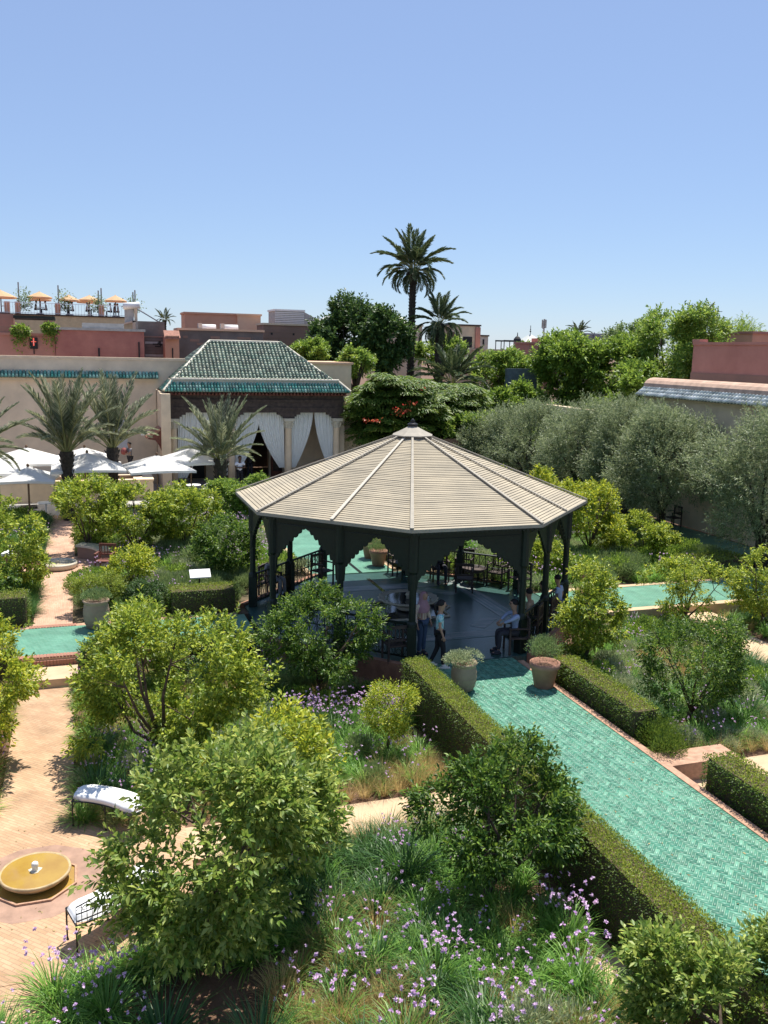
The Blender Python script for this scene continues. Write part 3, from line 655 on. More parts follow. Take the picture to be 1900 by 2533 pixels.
# posts and stepped arch panels
PA, PB = GA-.22, GB-.42; P12 = octa(PA, PB)
for i in range(12):
    x, y = P12[i]; mb = MB()
    mb.cbox((x, y, .45), .22, .22, .9, math.atan2(y, x)); mb.tube([(x, y, .9), (x, y, .98), (x, y, 1.04), (x, y, 2.2), (x, y, 2.26), (x, y, 3.2)], [.13, .12, .085, .085, .12, .12], 10); mb.build('post', MATS['green_paint'], gz)
    x2, y2 = P12[(i+1) % 12]; p = Vector((x, y, 0)); q = Vector((x2, y2, 0)); d = q-p; n_ = Vector((d.y, -d.x, 0)).normalized()*.03; K = 72; mb = MB(); W_ = d.length
    rows = []
    for k in range(K+1):
        u = k/K; s_ = min(u, 1-u)*2; dist = s_*W_/2
        h = 1.12*(1-min(1, dist/(W_*.5))**.80); stp = .115; zz = 3.0-math.floor(h/stp)*stp-.05*abs(math.sin(math.pi*(h/stp)))
        zz = min(zz, 3.02); zz = max(zz, 1.92)
        if dist < .12: zz = 1.78
        rows.append((p+d*u, zz))
    vs_ = []; fs_ = []
    for c, zz in rows: vs_ += [c+n_+Vector((0, 0, zz)), c+n_+Vector((0, 0, GE-.08)), c-n_+Vector((0, 0, GE-.08)), c-n_+Vector((0, 0, zz))]
    for k in range(K):
        a = 4*k; b = a+4; fs_ += [(a, b, b+1, a+1), (a+2, b+2, b+3, a+3), (a+3, b+3, b, a)]
    mb.add(vs_, fs_)
    for zz in (2.98, 3.12): mb.tube([tuple(p+n_*1.3+Vector((0, 0, zz+.06))), tuple(q+n_*1.3+Vector((0, 0, zz+.06)))], .014, 4)
    mb.build('arch_panel', MATS['green_paint'], gz)
    if i % 3 != 0:   # railings close the diagonal bays
        rl = MB()
        for zz, r_ in ((.95, .035), (.12, .025), (.55, .018)): rl.tube([tuple(p+Vector((0, 0, zz))), tuple(q+Vector((0, 0, zz)))], r_, 5)
        o = rl.build('railing', MATS['green_paint'], gz); lt = MB(); nn = 9
        for k in range(nn):
            a = p+d*((k+.04)/nn); b = p+d*((k+.96)/nn)
            if k % 3 == 1:
                for zz in (.22, .4, .66, .82): 
                    m_ = (a+b)/2; pts = [m_+d.normalized()*.07*math.cos(t)+Vector((0, 0, zz+.07*math.sin(t))) for t in [j*math.pi/4 for j in range(9)]]; lt.tube([tuple(z_) for z_ in pts], .009, 3, False)
            else:
                lt.tube([tuple(a+Vector((0, 0, .12))), tuple(b+Vector((0, 0, .55)))], .009, 3, False); lt.tube([tuple(b+Vector((0, 0, .12))), tuple(a+Vector((0, 0, .55)))], .009, 3, False)
                lt.tube([tuple(a+Vector((0, 0, .55))), tuple(b+Vector((0, 0, .95)))], .009, 3, False); lt.tube([tuple(b+Vector((0, 0, .55))), tuple(a+Vector((0, 0, .95)))], .009, 3, False)
            lt.tube([tuple(a+Vector((0, 0, .1))), tuple(a+Vector((0, 0, .95)))], .014, 4, False)
        lt.build('lattice', MATS['green_paint'], o)
# cap and finial
mb = MB(); mb.lathe([(.60, GT-.13), (.60, GT-.10), (.42, GT-.02), (.26, GT+.06), (.12, GT+.13), (.08, GT+.15)], 8); cap = mb.build('roof_cap', MATS['hip_trim'], gz)
mb = MB(); mb.lathe([(.13, GT+.14), (.15, GT+.17), (.13, GT+.21), (.06, GT+.24), (.055, GT+.26), (.07, GT+.28), (.03, GT+.33), (.001, GT+.36)], 16); mb.build('finial', MATS['iron'], cap, True)
mb = MB(); mb.cbox((0, 0, GT-.17), .5, .5, .1); mb.build('lantern_base', MATS['black'], gz)
# ------------------------------------------------------------------ roofs of half-round tiles
def barrel(L, r, m, name='roof_tile'):
    V = []; n = 5
    for t, rr, dz in ((0, r, .02), (L, r*.78, 0)):
        for k in range(n+1):
            a = math.pi*k/n; V.append((-rr*math.cos(a), t, rr*math.sin(a)*.9+dz))
    V.append((0, 0, 0)); F = []
    for k in range(n): F += [(k, k+1, k+n+2), (k, k+n+2, k+n+1)]
    for k in range(n): F.append((2*n+2, k+1, k))
    return np.array(V, float), np.array(F)
def tile_roof(parent, O, U, Vv, width_fn, ncol, pitch, nrow, course, m, parts, stuffname, r=.085, limit=None):
    """O eave origin, U along eave, Vv up the slope; width_fn(s)->(u0,u1) range at slope length s"""
    U = Vector(U).normalized(); Vv = Vector(Vv).normalized(); N = U.cross(Vv).normalized(); Mt = Matrix((U, Vv, N)).transposed()
    Va, Fa = barrel(course*1.15, r, m); me = npmesh('roof_tile', Va, Fa, parts[1]); its = []; cnt = 0
    A = np.array(Mt)
    for k in range(nrow):
        s_ = k*course
        for c in range(ncol):
            u = (c+.5)*pitch; u0, u1 = width_fn(s_)
            if not (u0 <= u <= u1): continue
            p = Vector(O)+U*u+Vv*s_+N*.01
            if cnt < parts[0]:
                o = link('roof_tile', me, None, parent); o.matrix_local = Matrix.Translation(p) @ (Mt @ Matrix.Rotation(rnd.gauss(0, .02), 3, 'Z')).to_4x4(); cnt += 1
            else: its.append((Va@A.T, Fa, tuple(p), 0, 1.))
    if its:
        V, F = merge(its); o = link(stuffname, npmesh(stuffname, V, F, m), None, parent); o['kind'] = 'stuff'
def obj_random(src, name):
    mo = MATS[src].copy(); mo.name = name; n = mo.node_tree.nodes; oi = n.new('ShaderNodeObjectInfo')
    for nd in list(n):
        if nd.type == 'NEW_GEOMETRY':
            for lk in list(nd.outputs['Random Per Island'].links): mo.node_tree.links.new(oi.outputs['Random'], lk.to_socket)
    MATS[name] = mo; return mo
for a in ('roof_tile', 'roof_tile_teal', 'roof_tile_pale'): obj_random(a, a+'_single')
# ------------------------------------------------------------------ far portico (tea pavilion) at the north end
FY = 48.5
pv = thing('portico', 'cream portico with green tiled hip roof, white drapes and columns at the far end', 'pavilion', (0, 0, 0))
# columns
for x in (4.45, 7.50, 10.62, 13.36):
    c = thing('column', None, None, (x, FY, 0)); c.parent = pv
    mb = MB(); mb.cbox((0, 0, .09), .5, .5, .18); mb.lathe([(.24, .18), (.24, .24), (.2, .3)], 16); mb.build('column_base', MATS['cream_warm'], c)
    mb = MB(); mb.lathe([(.19, .28), (.185, 1.5), (.17, 3.1), (.19, 3.13), (.17, 3.18)], 20); mb.build('shaft', MATS['cream_warm'], c, True)
    mb = MB(); mb.lathe([(.17, 3.16), (.19, 3.3), (.25, 3.5), (.23, 3.54)], 16); mb.cbox((0, 0, 3.62), .56, .56, .16)
    for k in range(8): a = k*math.pi/4; mb.tube([(.19*math.cos(a), .19*math.sin(a), 3.2), (.27*math.cos(a), .27*math.sin(a), 3.45), (.29*math.cos(a), .29*math.sin(a), 3.38)], [.04, .04, .02], 4)
    mb.build('capital', MATS['marble'], c)
# beam with brackets
mb = MB(); mb.box(4.15, 13.66, FY-.22, FY+.22, 4.02, 4.95); mb.box(4.10, 13.72, FY-.27, FY-.22, 4.18, 4.30); mb.box(4.10, 13.72, FY-.29, FY-.22, 4.6, 4.72)
beam = mb.build('carved_beam', MATS['wood_dark'], pv)
for x in (4.45, 7.50, 10.62, 13.36):
    mb = MB()
    for w_, z0, z1 in ((.30, 3.70, 3.80), (.42, 3.80, 3.90), (.62, 3.90, 4.02)):
        mb.box(max(4.12, x-w_), min(13.7, x+w_), FY-.2, FY+.2, z0, z1)
    mb.build('bracket', MATS['wood_dark'], pv)
mb = MB(); x = 4.1
while x < 13.7: mb.box(x, x+.09, FY-.75, FY-.22, 4.98, 5.09); x += .19
mb.box(4.0, 13.8, FY-.5, FY-.42, 4.95, 4.98); mb.build('rafter_ends', MATS['red_wood'], pv)
mb = MB(); mb.box(3.95, 13.85, FY-.8, FY+3, 5.1, 5.16); mb.build('eave_board', MATS['wood_dark'], pv)
# roofs: skirt and main hip
mb = MB()
def hip(mb, x0, x1, y0, y1, z0, rx0, rx1, ry, z1):
    mb.add([(x0, y0, z0), (x1, y0, z0), (x1, y1, z0), (x0, y1, z0), (rx0, ry, z1), (rx1, ry, z1)], [(0, 1, 5, 4), (1, 2, 5), (2, 3, 4, 5), (3, 0, 4)])
mb.add([(3.9, FY-.95, 5.14), (13.85, FY-.95, 5.14), (13.3, FY-.4, 5.6), (4.35, FY-.4, 5.6), (3.9, FY+4, 5.14), (4.35, FY+4, 5.6), (13.85, FY+4, 5.14), (13.3, FY+4, 5.6)], [(0, 1, 2, 3), (4, 0, 3, 5), (1, 6, 7, 2)])
hip(mb, 4.45, 13.0, FY-.45, FY+5.6, 5.72, 6.72, 10.72, FY+2.6, 7.72); mb.build('roof_bed', MATS['roof_bed'], pv)
mb = MB(); mb.box(4.35, 13.35, FY-.47, FY-.37, 5.58, 5.74); mb.box(4.33, 4.43, FY-.37, FY+4, 5.58, 5.74); mb.build('cornice', MATS['marble'], pv)
fv = Vector((0, 3.05, 2.0)); fL = fv.length
tile_roof(pv, (4.45, FY-.43, 5.74), (1, 0, 0), fv, lambda s: (2.27*s/fL+.05, 8.55-2.28*s/fL-.05), 43, .199, 15, .242, MATS['roof_tile'], (290, MATS['roof_tile_single']), 'front_roof_tiles', .09)
lv = Vector((2.27, 0, 2.0)); lL = lv.length
tile_roof(pv, (4.45, FY+5.6, 5.74), (0, -1, 0), lv, lambda s: (2.95*s/lL, 6.05-3.1*s/lL), 30, .2, 13, .24, MATS['roof_tile'], (0, MATS['roof_tile_single']), 'left_roof_tiles', .09)
lv = Vector((-2.28, 0, 2.0)); lL = lv.length
tile_roof(pv, (13.0, FY-.45, 5.74), (0, 1, 0), lv, lambda s: (3.05*s/lL, 6.0-3.0*s/lL), 30, .2, 13, .24, MATS['roof_tile'], (0, MATS['roof_tile_single']), 'right_roof_tiles', .09)
sv = Vector((0, .55, .46)); tile_roof(pv, (3.92, FY-.97, 5.15), (1, 0, 0), sv, lambda s: (s*.7+.02, 9.93-s*.7), 62, .16, 3, .23, MATS['roof_tile_teal'], (0, MATS['roof_tile_teal_single']), 'eave_tiles', .075)
sv = Vector((.45, 0, .46)); tile_roof(pv, (3.9, FY+4, 5.15), (0, -1, 0), sv, lambda s: (0, 4.95-s*.7), 31, .16, 3, .23, MATS['roof_tile_teal'], (0, MATS['roof_tile_teal_single']), 'side_eave_tiles', .075)
mb = MB(); 
for a, b in (((4.45, FY-.45, 5.76), (6.72, FY+2.6, 7.78)), ((13.0, FY-.45, 5.76), (10.72, FY+2.6, 7.78)), ((6.72, FY+2.6, 7.78), (10.72, FY+2.6, 7.78)), ((3.9, FY-.97, 5.2), (4.38, FY-.42, 5.72)), ((13.87, FY-.97, 5.2), (13.33, FY-.42, 5.72)), ((4.35, FY-.45, 5.77), (13.33, FY-.45, 5.77))):
    mb.tube([a, b], .075, 8)
mb.build('ridge_tiles', MATS['marble'], pv)
# porch back wall with the arch
WY = FY+3.1; ax0, ax1, spr, = 8.35, 10.15, 2.1
def arch_wall(mb, x0, x1, y0, y1, z1, ax0, ax1, spring, n=16):
    c = (ax0+ax1)/2; r = (ax1-ax0)/2
    pts = [(ax0, 0)]+[(c-r*1.06*math.cos(math.pi*k/n), spring+r*1.05*math.sin(math.pi*k/n)) for k in range(n+1)]+[(ax1, 0)]
    mb.box(x0, ax0, y0, y1, 0, z1); mb.box(ax1, x1, y0, y1, 0, z1)
    pts = pts[1:-1]; pts[0] = (ax0, spring); pts[-1] = (ax1, spring)
    for y in (y0, y1):
        for (xa, za), (xb, zb) in zip(pts, pts[1:]): mb.add([(xa, y, za), (xb, y, zb), (xb, y, z1), (xa, y, z1)], [(0, 1, 2, 3) if y == y0 else (3, 2, 1, 0)])
    for (xa, za), (xb, zb) in zip(pts, pts[1:]): mb.add([(xa, y0, za), (xb, y0, zb), (xb, y1, zb), (xa, y1, za)], [(0, 3, 2, 1)])
mb = MB(); arch_wall(mb, 4.2, 13.9, WY, WY+.4, 5.1, ax0, ax1, spr); mb.box(13.5, 13.9, FY+.3, WY, 0, 5.1); mb.box(3.75, 4.2, FY-.1, WY+.4, 0, 5.1); mb.build('wall', MATS['cream'], pv)
mb = MB(); mb.box(4.2, 13.9, WY+5, WY+5.2, 0, 5.1); mb.box(4.2, 4.3, WY+.4, WY+5, 0, 5.1); mb.box(13.8, 13.9, WY+.4, WY+5, 0, 5.1); mb.box(4.2, 13.9, WY+.4, WY+5.2, 5.1, 5.2); mb.build('room_wall', MATS['grey_wall'], pv)
mb = MB(); mb.box(7.9, 10.6, WY-.05, WY-.01, 0, 3.5); 
ARF = MB(); n = 20
for k in range(n):
    a0, a1 = math.pi*k/n, math.pi*(k+1)/n; c = (ax0+ax1)/2
    for rr, ro in ((.95, 1.08),):
        p = [(c-rr*math.cos(a), WY-.04, spr+rr*math.sin(a)) for a in (a0, a1)]; q = [(c-ro*math.cos(a), WY-.04, spr+ro*math.sin(a)) for a in (a1, a0)]
        ARF.add(p+q, [(0, 1, 2, 3)]); ARF.add([q[1], q[0], (q[0][0], WY, q[0][2]), (q[1][0], WY, q[1][2])], [(0, 1, 2, 3)])
ARF.build('arch_trim', MATS['marble'], pv)
for x0, x1, m_ in ((10.25, 11.15, 'red_wood'), (7.35, 8.2, 'red_wood')):
    mb = MB(); mb.box(x0, x1, WY-.1, WY-.04, .05, 2.9); d_ = mb.build('door_leaf', MATS[m_], pv); mb = MB()
    for zz in (.4, 1.25, 2.1): mb.box(x0+.12, x1-.12, WY-.13, WY-.1, zz, zz+.65)
    mb.build('door_panel', MATS['wood_dark'], d_)
for x0, x1, z0, z1 in ((5.5, 6.5, .05, 2.35), (12.2, 12.9, .05, 2.2)):
    mb = MB(); mb.box(x0, x1, WY-.06, WY-.02, z0, z1); d_ = mb.build('door_frame', MATS['wood_mid'], pv); mb = MB(); mb.box(x0+.1, x1-.1, WY-.08, WY-.06, z0, z1-.1); mb.build('dark_opening', MATS['black'], d_)
# drapes
def drape(xt0, xt1, xb0, xb1, z0, z1, y, seed):
    mb = MB(); nx, nz = 60, 14; vs_ = []
    for j in range(nz+1):
        t = j/nz; e = t**1.7; a = xt0+(xb0-xt0)*e; b = xt1+(xb1-xt1)*e; z = z1+(z0-z1)*t
        for k in range(nx+1):
            u = k/nx; sag = .12*math.sin(math.pi*u)*math.sin(math.pi*t); am = .06*(1-.45*t)
            vs_.append((a+(b-a)*u, y+am*math.sin(u*2*math.pi*11+seed)+.02*math.sin(u*37+seed), z-sag))
    fs_ = [(j*(nx+1)+k, j*(nx+1)+k+1, (j+1)*(nx+1)+k+1, (j+1)*(nx+1)+k) for j in range(nz) for k in range(nx)]
    mb.add(vs_, fs_); o = mb.build('drape', MATS['curtain'], pv, True); return o
drape(4.7, 6.35, 4.62, 5.1, .5, 4.02, FY+.15, 0)
drape(6.2, 7.3, 6.95, 7.3, .6, 4.02, FY+.15, 1)
drape(7.7, 9.1, 7.70, 8.05, 1.05, 4.02, FY+.15, 1)
drape(8.9, 10.45, 10.15, 10.45, .95, 4.02, FY+.15, 2)
drape(10.75, 12.05, 10.75, 11.05, .95, 4.02, FY+.15, 3)
drape(12.1, 13.25, 12.85, 13.2, 1.1, 4.02, FY+.15, 4)
mb = MB(); mb.box(11.95, 12.25, WY-.04, WY-.01, 1.35, 1.75)
tag(mb.build('wall_plaque', MATS['wood_mid']), 'small square bronze plaque on the portico wall behind the right drapes', 'plaque')
# ------------------------------------------------------------------ perimeter walls
gw = thing('garden_wall', 'tall beige rendered garden wall with peach coping behind the white parasols', 'wall', (0, 50.2, 0))
mb = MB(); mb.box(-14, 3.72, 0, .5, 0, 6.66); mb.build('wall', MATS['cream'], gw)
mb = MB(); mb.box(-14, 5.3, -.04, .56, 6.66, 6.80); mb.build('coping', MATS['coping'], gw)
mb = MB(); mb.box(3.72, 5.3, 0, .5, 5.2, 6.66); mb.build('wall_return', MATS['cream'], gw)
mb = MB(); mb.box(-14, 3.8, -.14, 0, 5.55, 5.70); mb.build('ledge', MATS['cream'], gw)
sv = Vector((0, .42, .33)); tile_roof(gw, (-14, -.42, 5.72), (1, 0, 0), sv, lambda s: (0, 17.9), 105, .17, 2, .24, MATS['roof_tile_teal'], (210, MATS['roof_tile_teal_single']), 'ledge_tiles', .08)
mb = MB(); mb.add([(-14, -.42, 5.70), (3.8, -.42, 5.70), (3.8, 0, 6.02), (-14, 0, 6.02), (-14, 0, 5.7), (3.8, 0, 5.7)], [(0, 1, 2, 3), (1, 0, 4, 5)]); mb.build('ledge_bed', MATS['roof_bed'], gw)
tw = thing('terrace_block', 'cream rendered roof block with peach top right of the green tiled hip roof', 'building', (0, 51, 0))
mb = MB(); mb.box(10.9, 14.9, 0, 5, 0, 6.62); mb.build('wall', MATS['cream_warm'], tw); mb = MB(); mb.box(10.8, 15.0, -.1, 5.1, 6.62, 6.74); mb.build('coping', MATS['peach_wall'], tw)
cw = thing('creeper_wall', 'weathered ochre garden wall with dried creepers right of the portico columns', 'wall', (0, 49.5, 0))
mb = MB(); mb.box(13.95, 17.5, 0, .4, 0, 4.3); mb.build('wall', MATS['cream_warm'], cw)
rg = np.random.default_rng(3); P = np.stack([rg.uniform(13.95, 17.5, 1400), -.03*np.ones(1400), 4.4-3.4*rg.random(1400)**1.8], 1); V, F = leaf_arrays(P, unit(rg.normal(0, 1, (1400, 3))+[0, -.6, -.4]), .10, .05, rg); link('creeper', npmesh('creeper', V, F, MATS['feather_leaf']), None, cw)
# side wall running along the east walk
ew = thing('east_wall', 'long beige wall on the right with pale barrel tiles under a rounded peach coping', 'wall', (25.3, 0, 0))
mb = MB(); mb.box(0, .6, 18, 36.9, 0, 6.05); mb.box(0, .5, 36.9, 47, 0, 4.6); mb.build('wall', MATS['cream_warm'], ew)
mb = MB()
for k in range(8):
    a0, a1 = math.pi*k/8, math.pi*(k+1)/8; f_ = lambda a: (.45-.55*math.cos(a), 6.05+.42*math.sin(a))
    (xa, za), (xb, zb) = f_(a0), f_(a1); mb.add([(xa, 18, za), (xa, 36.9, za), (xb, 36.9, zb), (xb, 18, zb)], [(0, 1, 2, 3)])
mb.add([(.45-.55*math.cos(math.pi*k/8), 36.9, 6.05+.42*math.sin(math.pi*k/8)) for k in range(9)], [tuple(range(9))]); mb.build('coping', MATS['coping_brown'], ew)
mb = MB(); mb.add([(-.52, 18, 5.62), (-.52, 36.9, 5.62), (0, 36.9, 6.0), (0, 18, 6.0), (0, 18, 5.62), (0, 36.9, 5.62)], [(0, 3, 2, 1), (0, 1, 5, 4)]); mb.build('ledge_bed', MATS['roof_bed'], ew)
sv = Vector((.52, 0, .38)); tile_roof(ew, (-.52, 36.9, 5.64), (0, -1, 0), sv, lambda s: (0, 18.8), 94, .2, 3, .23, MATS['roof_tile_pale'], (280, MATS['roof_tile_pale_single']), 'ledge_tiles', .09)
# ------------------------------------------------------------------ town behind the garden
def block(name, label, x0, x1, yt, Y, depth, m, cat='building', cope=None, roof=None):
    depth = depth if Y < 57 or Y > 97 else min(depth, 2.6)
    """a rendered house block whose front spans two sight lines at distance Y"""
    a = at(x0, yt, Y); b = at(x1, yt, Y); z = (a.z+b.z)/2
    t = thing(name, label, cat, (a.x, Y, 0)); mb = MB(); mb.box(0, b.x-a.x, 0, depth, 0, z); mb.build('wall', MATS[m], t)
    if cope: mb = MB(); mb.box(-.08, b.x-a.x+.08, -.1, depth+.08, z, z+.14); mb.build('coping', MATS[cope], t)
    return t, a.x, b.x-a.x, z
def part_box(t, name, m, x0, x1, y0, y1, z0, z1):
    mb = MB(); mb.box(x0, x1, y0, y1, z0, z1); return mb.build(name, MATS[m], t)
t, X0, W_, Z_ = block('house', 'dark red rendered long wall house behind the beige garden wall', 136, 356, 818, 56, 8, 'red_wall', cope='concrete')
part_box(t, 'window', 'black', W_*.47, W_*.49, -.03, 0, Z_-1.5, Z_-1.0); part_box(t, 'downpipe', 'black', W_*.93, W_*.945, -.08, 0, 5, Z_-.6); part_box(t, 'roof_box', 'concrete', W_*.3, W_*.78, .8, 3, Z_, Z_+.45)
t, X0, W_, Z_ = block('house', 'lighter brick pink house with black cross sign and creepers on its parapet', -80, 135.5, 829, 56.3, 7, 'pink_wall', cope='pink_wall')
part_box(t, 'side_parapet', 'brown_wall', 0, W_*.55, .3, .7, Z_+.14, Z_+.5); part_box(t, 'rough_pier', 'brown_wall', 0, W_*.5, 2.2, 3, Z_+.1, Z_+1.25); part_box(t, 'rough_pier', 'brown_wall', W_*.86, W_, 2.2, 3, Z_+.1, Z_+.9)
p_ = part_box(t, 'pergola_beam', 'green_paint', W_*.5, W_, 1.8, 2.1, Z_+1.0, Z_+1.18); part_box(t, 'pergola_beam', 'green_paint', W_*.5, W_, 2.8, 3.1, Z_+.95, Z_+1.1)
a = at(73, 835, 56.25); b = at(94, 863, 56.25)
sg = thing('cross_sign', 'black rectangular sign with red lit cross on the brick pink house wall', 'sign', ((a.x+b.x)/2, 56.2, (a.z+b.z)/2)); w_, h_ = (b.x-a.x)/2, (a.z-b.z)/2
mb = MB(); mb.box(-w_, w_, 0, .08, -h_, h_); mb.build('panel', MATS['black'], sg)
m = mat('red_lamp', (.9, .12, .08)); m.node_tree.nodes['Principled BSDF'].inputs['Emission Color'].default_value = (1, .15, .1, 1); m.node_tree.nodes['Principled BSDF'].inputs['Emission Strength'].default_value = .35
mb = MB(); mb.box(-.14, .14, -.02, 0, .07, .11); mb.box(-.035, .035, -.024, -.004, -.14, .30); mb.build('cross', m, sg); mb = MB(); mb.box(-.012, .012, -.03, -.025, -.05, .2); mb.build('cross_core', MATS['white_paint'], sg); mb = MB(); mb.tube([(0, .04, -h_), (0, .04, -h_-.3)], .03, 6); mb.build('bracket', MATS['iron'], sg)
for i, (px, py, s_, lab) in enumerate(((50, 818, .9, 'trailing creeper hanging left of the black cross sign'), (124, 812, .8, 'yellowish creeper hanging right of the black cross sign'))):
    c = at(px, py, 56); rg = np.random.default_rng(90+i); d = sph(900, rg); P = d*np.array([.62, .3, .42])*s_*rg.uniform(.4, 1, (900, 1)); P[:, 2] -= .8*np.abs(rg.normal(0, .5, 900))*(rg.random(900) < .3)
    t = thing('creeper', lab, 'plant', c); V, F = leaf_arrays(P, unit(d+rg.normal(0, .4, (900, 3))), .14, .09, rg); link('foliage', npmesh('foliage', V, F, MATS['lime_leaf' if i else 'broad_leaf']), None, t)
t, X0, W_, Z_ = block('house', 'grey rough block tower with patched render beside the water tank', 341, 407, 795, 60, 6, 'grey_wall')
for i in range(9): part_box(t, 'block_course', 'concrete' if i % 4 == 1 else 'grey_wall', W_*.25, W_-.08, -.035, 0, Z_-1.2-i*.2, Z_-1.06-i*.2)
part_box(t, 'band', 'brown_wall', 0, W_, -.05, 0, Z_-1.0, Z_-.9)
for i in range(5): part_box(t, 'vent_hole', 'black', W_*.55+rnd.uniform(-.2, .5), W_*.62+rnd.uniform(.35, .5), -.06, -.036, Z_-1.3-i*.07, Z_-1.24-i*.07)
t, X0, W_, Z_ = block('house', 'narrow bright orange house with small tiled awning', 408, 443, 833, 58.5, 4, 'orange_wall')
part_box(t, 'window_slit', 'black', W_*.48, W_*.56, -.04, 0, Z_-1.5, Z_-.7); mb = MB(); mb.add([(-.05, -.35, Z_-.05), (W_+.05, -.35, Z_-.05), (W_+.05, .5, Z_+.4), (-.05, .5, Z_+.4), (-.05, -.35, Z_-.15), (W_+.05, -.35, Z_-.15)], [(0, 1, 2, 3), (4, 5, 1, 0), (0, 3, 4), (1, 5, 2), (4, 3, 2, 5)]); mb.build('awning', MATS['brick_red'], t)
for i in range(8): part_box(t, 'awning_tile', 'terracotta', W_*i/8, W_*i/8+.09, -.34, -.24, Z_-.02, Z_+.06)
t, X0, W_, Z_ = block('house', 'grey brown rough wall house below the orange roof room', 442, 651, 819, 61, 8, 'grey_wall', cope='peach_wall')
for i in range(11): part_box(t, 'wall_patch', 'brown_wall', W_*(.05+.08*i), W_*(.05+.08*i)+.3+.3*(i % 3), -.03, 0, Z_-.5-.22*(i % 4), Z_-.35-.22*(i % 4))
t, X0, W_, Z_ = block('roof_room', 'flat orange roof room with salmon front and parapet', 457, 587, 778, 70, 6, 'orange_wall', cope='orange_wall')  # shaded left face of the room, shade put into the darker orange
t, X0, W_, Z_ = block('roof_room', 'sunlit right face of the orange roof room, painted pale peach', 587.5, 645, 781, 69.8, 6, 'peach_wall', cope='peach_wall')  # same room's right face, sunlight put into the paler wall colour
t, X0, W_, Z_ = block('house', 'brown mud rendered house with pale roof edge left of the dark tree', 651.5, 830, 806, 66, 10, 'brown_wall', cope='cream_warm')
for i in range(9): part_box(t, 'putlog_hole', 'black', W_*(.1+.1*i), W_*(.1+.1*i)+.14, -.02, .02, Z_-.7-.5*(i % 3), Z_-.55-.5*(i % 3))
for i in range(14): part_box(t, 'brick_course', 'brown_wall', 0, W_, -.012-(i % 2)*.015, 0, Z_-.32-i*.2, Z_-.2-i*.2)
t, X0, W_, Z_ = block('roof_pavilion', 'low ribbed white roof structure on the brown house', 680, 752, 770, 72, 4, 'concrete', cope='white_paint')
for i in range(9): part_box(t, 'rib', 'white_paint', 0, W_, -.08, 0, Z_-.15-i*.14, Z_-.08-i*.14)
mb = MB(); mb.add([(W_, 0, Z_), (W_, 4, Z_), (W_+2, 4, Z_-1), (W_+2, 0, Z_-1), (W_, 0, Z_-1), (W_, 4, Z_-1)], [(0, 3, 2, 1), (0, 4, 3), (1, 2, 5)]); mb.build('sloping_roof', MATS['concrete'], t)
a = at(815, 779, 80); t = thing('roof_tent', 'small white tent roof peeking above the dark tree', 'tent', (a.x, 80, 0)); mb = MB(); mb.add([(-1.8, -1.5, a.z-.9), (1.8, -1.5, a.z-.9), (1.8, 1.5, a.z-.9), (-1.8, 1.5, a.z-.9), (0, 0, a.z)], [(0, 1, 4), (1, 2, 4), (2, 3, 4), (3, 0, 4), (3, 2, 1, 0)]); mb.build('canopy', MATS['canvas'], t); mb = MB(); [mb.tube([(x, y, 0), (x, y, a.z-.9)], .05, 5) for x in (-1.7, 1.7) for y in (-1.4, 1.4)]; mb.build('poles', MATS['concrete'], t)
t, X0, W_, Z_ = block('house', 'pale house with green pyramid roof left of the tall palm trunk', 930, 1045, 806, 82, 8, 'cream_warm', cope='coping')
mb = MB(); mb.add([(W_*.38, 0, Z_+.14), (W_*.78, 0, Z_+.14), (W_*.78, 3, Z_+.14), (W_*.38, 3, Z_+.14), (W_*.58, 1.5, Z_+1.1)], [(0, 1, 4), (1, 2, 4), (2, 3, 4), (3, 0, 4)]); mb.build('pyramid_roof', MATS['roof_tile'], t); part_box(t, 'window', 'black', W_*.7, W_*.74, -.03, 0, Z_-1.8, Z_-.8)
t, X0, W_, Z_ = block('house', 'cream house with dark roof edge just right of the palms', 1112, 1188, 806, 80, 8, 'cream_warm', cope='wood_dark')
part_box(t, 'pilaster', 'pink_wall', W_-.5, W_, -.15, 0, 3, Z_-.1); part_box(t, 'dark_opening', 'black', W_*.45, W_*.75, -.04, 0, Z_-2.0, Z_-1.0); part_box(t, 'shutter', 'wood_mid', W_*.1, W_*.3, -.05, 0, Z_-1.4, Z_-.6)
t, X0, W_, Z_ = block('house', 'small grey turreted house at the far skyline', 1188.5, 1208, 832, 84, 5, 'concrete', cope='wood_dark'); part_box(t, 'window', 'black', W_*.3, W_*.5, -.04, 0, Z_-.8, Z_-.3)
t, X0, W_, Z_ = block('house', 'low cream roof house between the palms and the pyramid roof', 1190, 1300, 868, 78, 8, 'cream_warm', cope='coping')
# pyramid tiled kiosk, dome, pergola, antenna
a = at(1317, 826, 90); b = at(1268, 862, 90); c = at(1352, 862, 90); hw = (c.x-b.x)/2; k_ = thing('kiosk', 'green tiled pyramid kiosk roof with ball finial on the skyline', 'kiosk', ((b.x+c.x)/2, 90, 0))
mb = MB(); zb_ = b.z; mb.add([(-hw, -hw, zb_), (hw, -hw, zb_), (hw, hw, zb_), (-hw, hw, zb_), (0, 0, a.z)], [(0, 1, 4), (1, 2, 4), (2, 3, 4), (3, 0, 4), (3, 2, 1, 0)]); mb.build('roof', MATS['roof_tile_pale'], k_)
mb = MB(); mb.box(-hw*.9, hw*.9, -hw*.9, hw*.9, 0, zb_-.05); mb.build('wall', MATS['cream_warm'], k_); mb = MB(); mb.tube([(0, 0, a.z-.1), (0, 0, a.z+.9)], .035, 5); mb.lathe([(.001, .15), (.12, .25), (.001, .38), (.08, .45), (.001, .55)], 8, (0, 0, a.z)); mb.build('finial', MATS['iron'], k_)
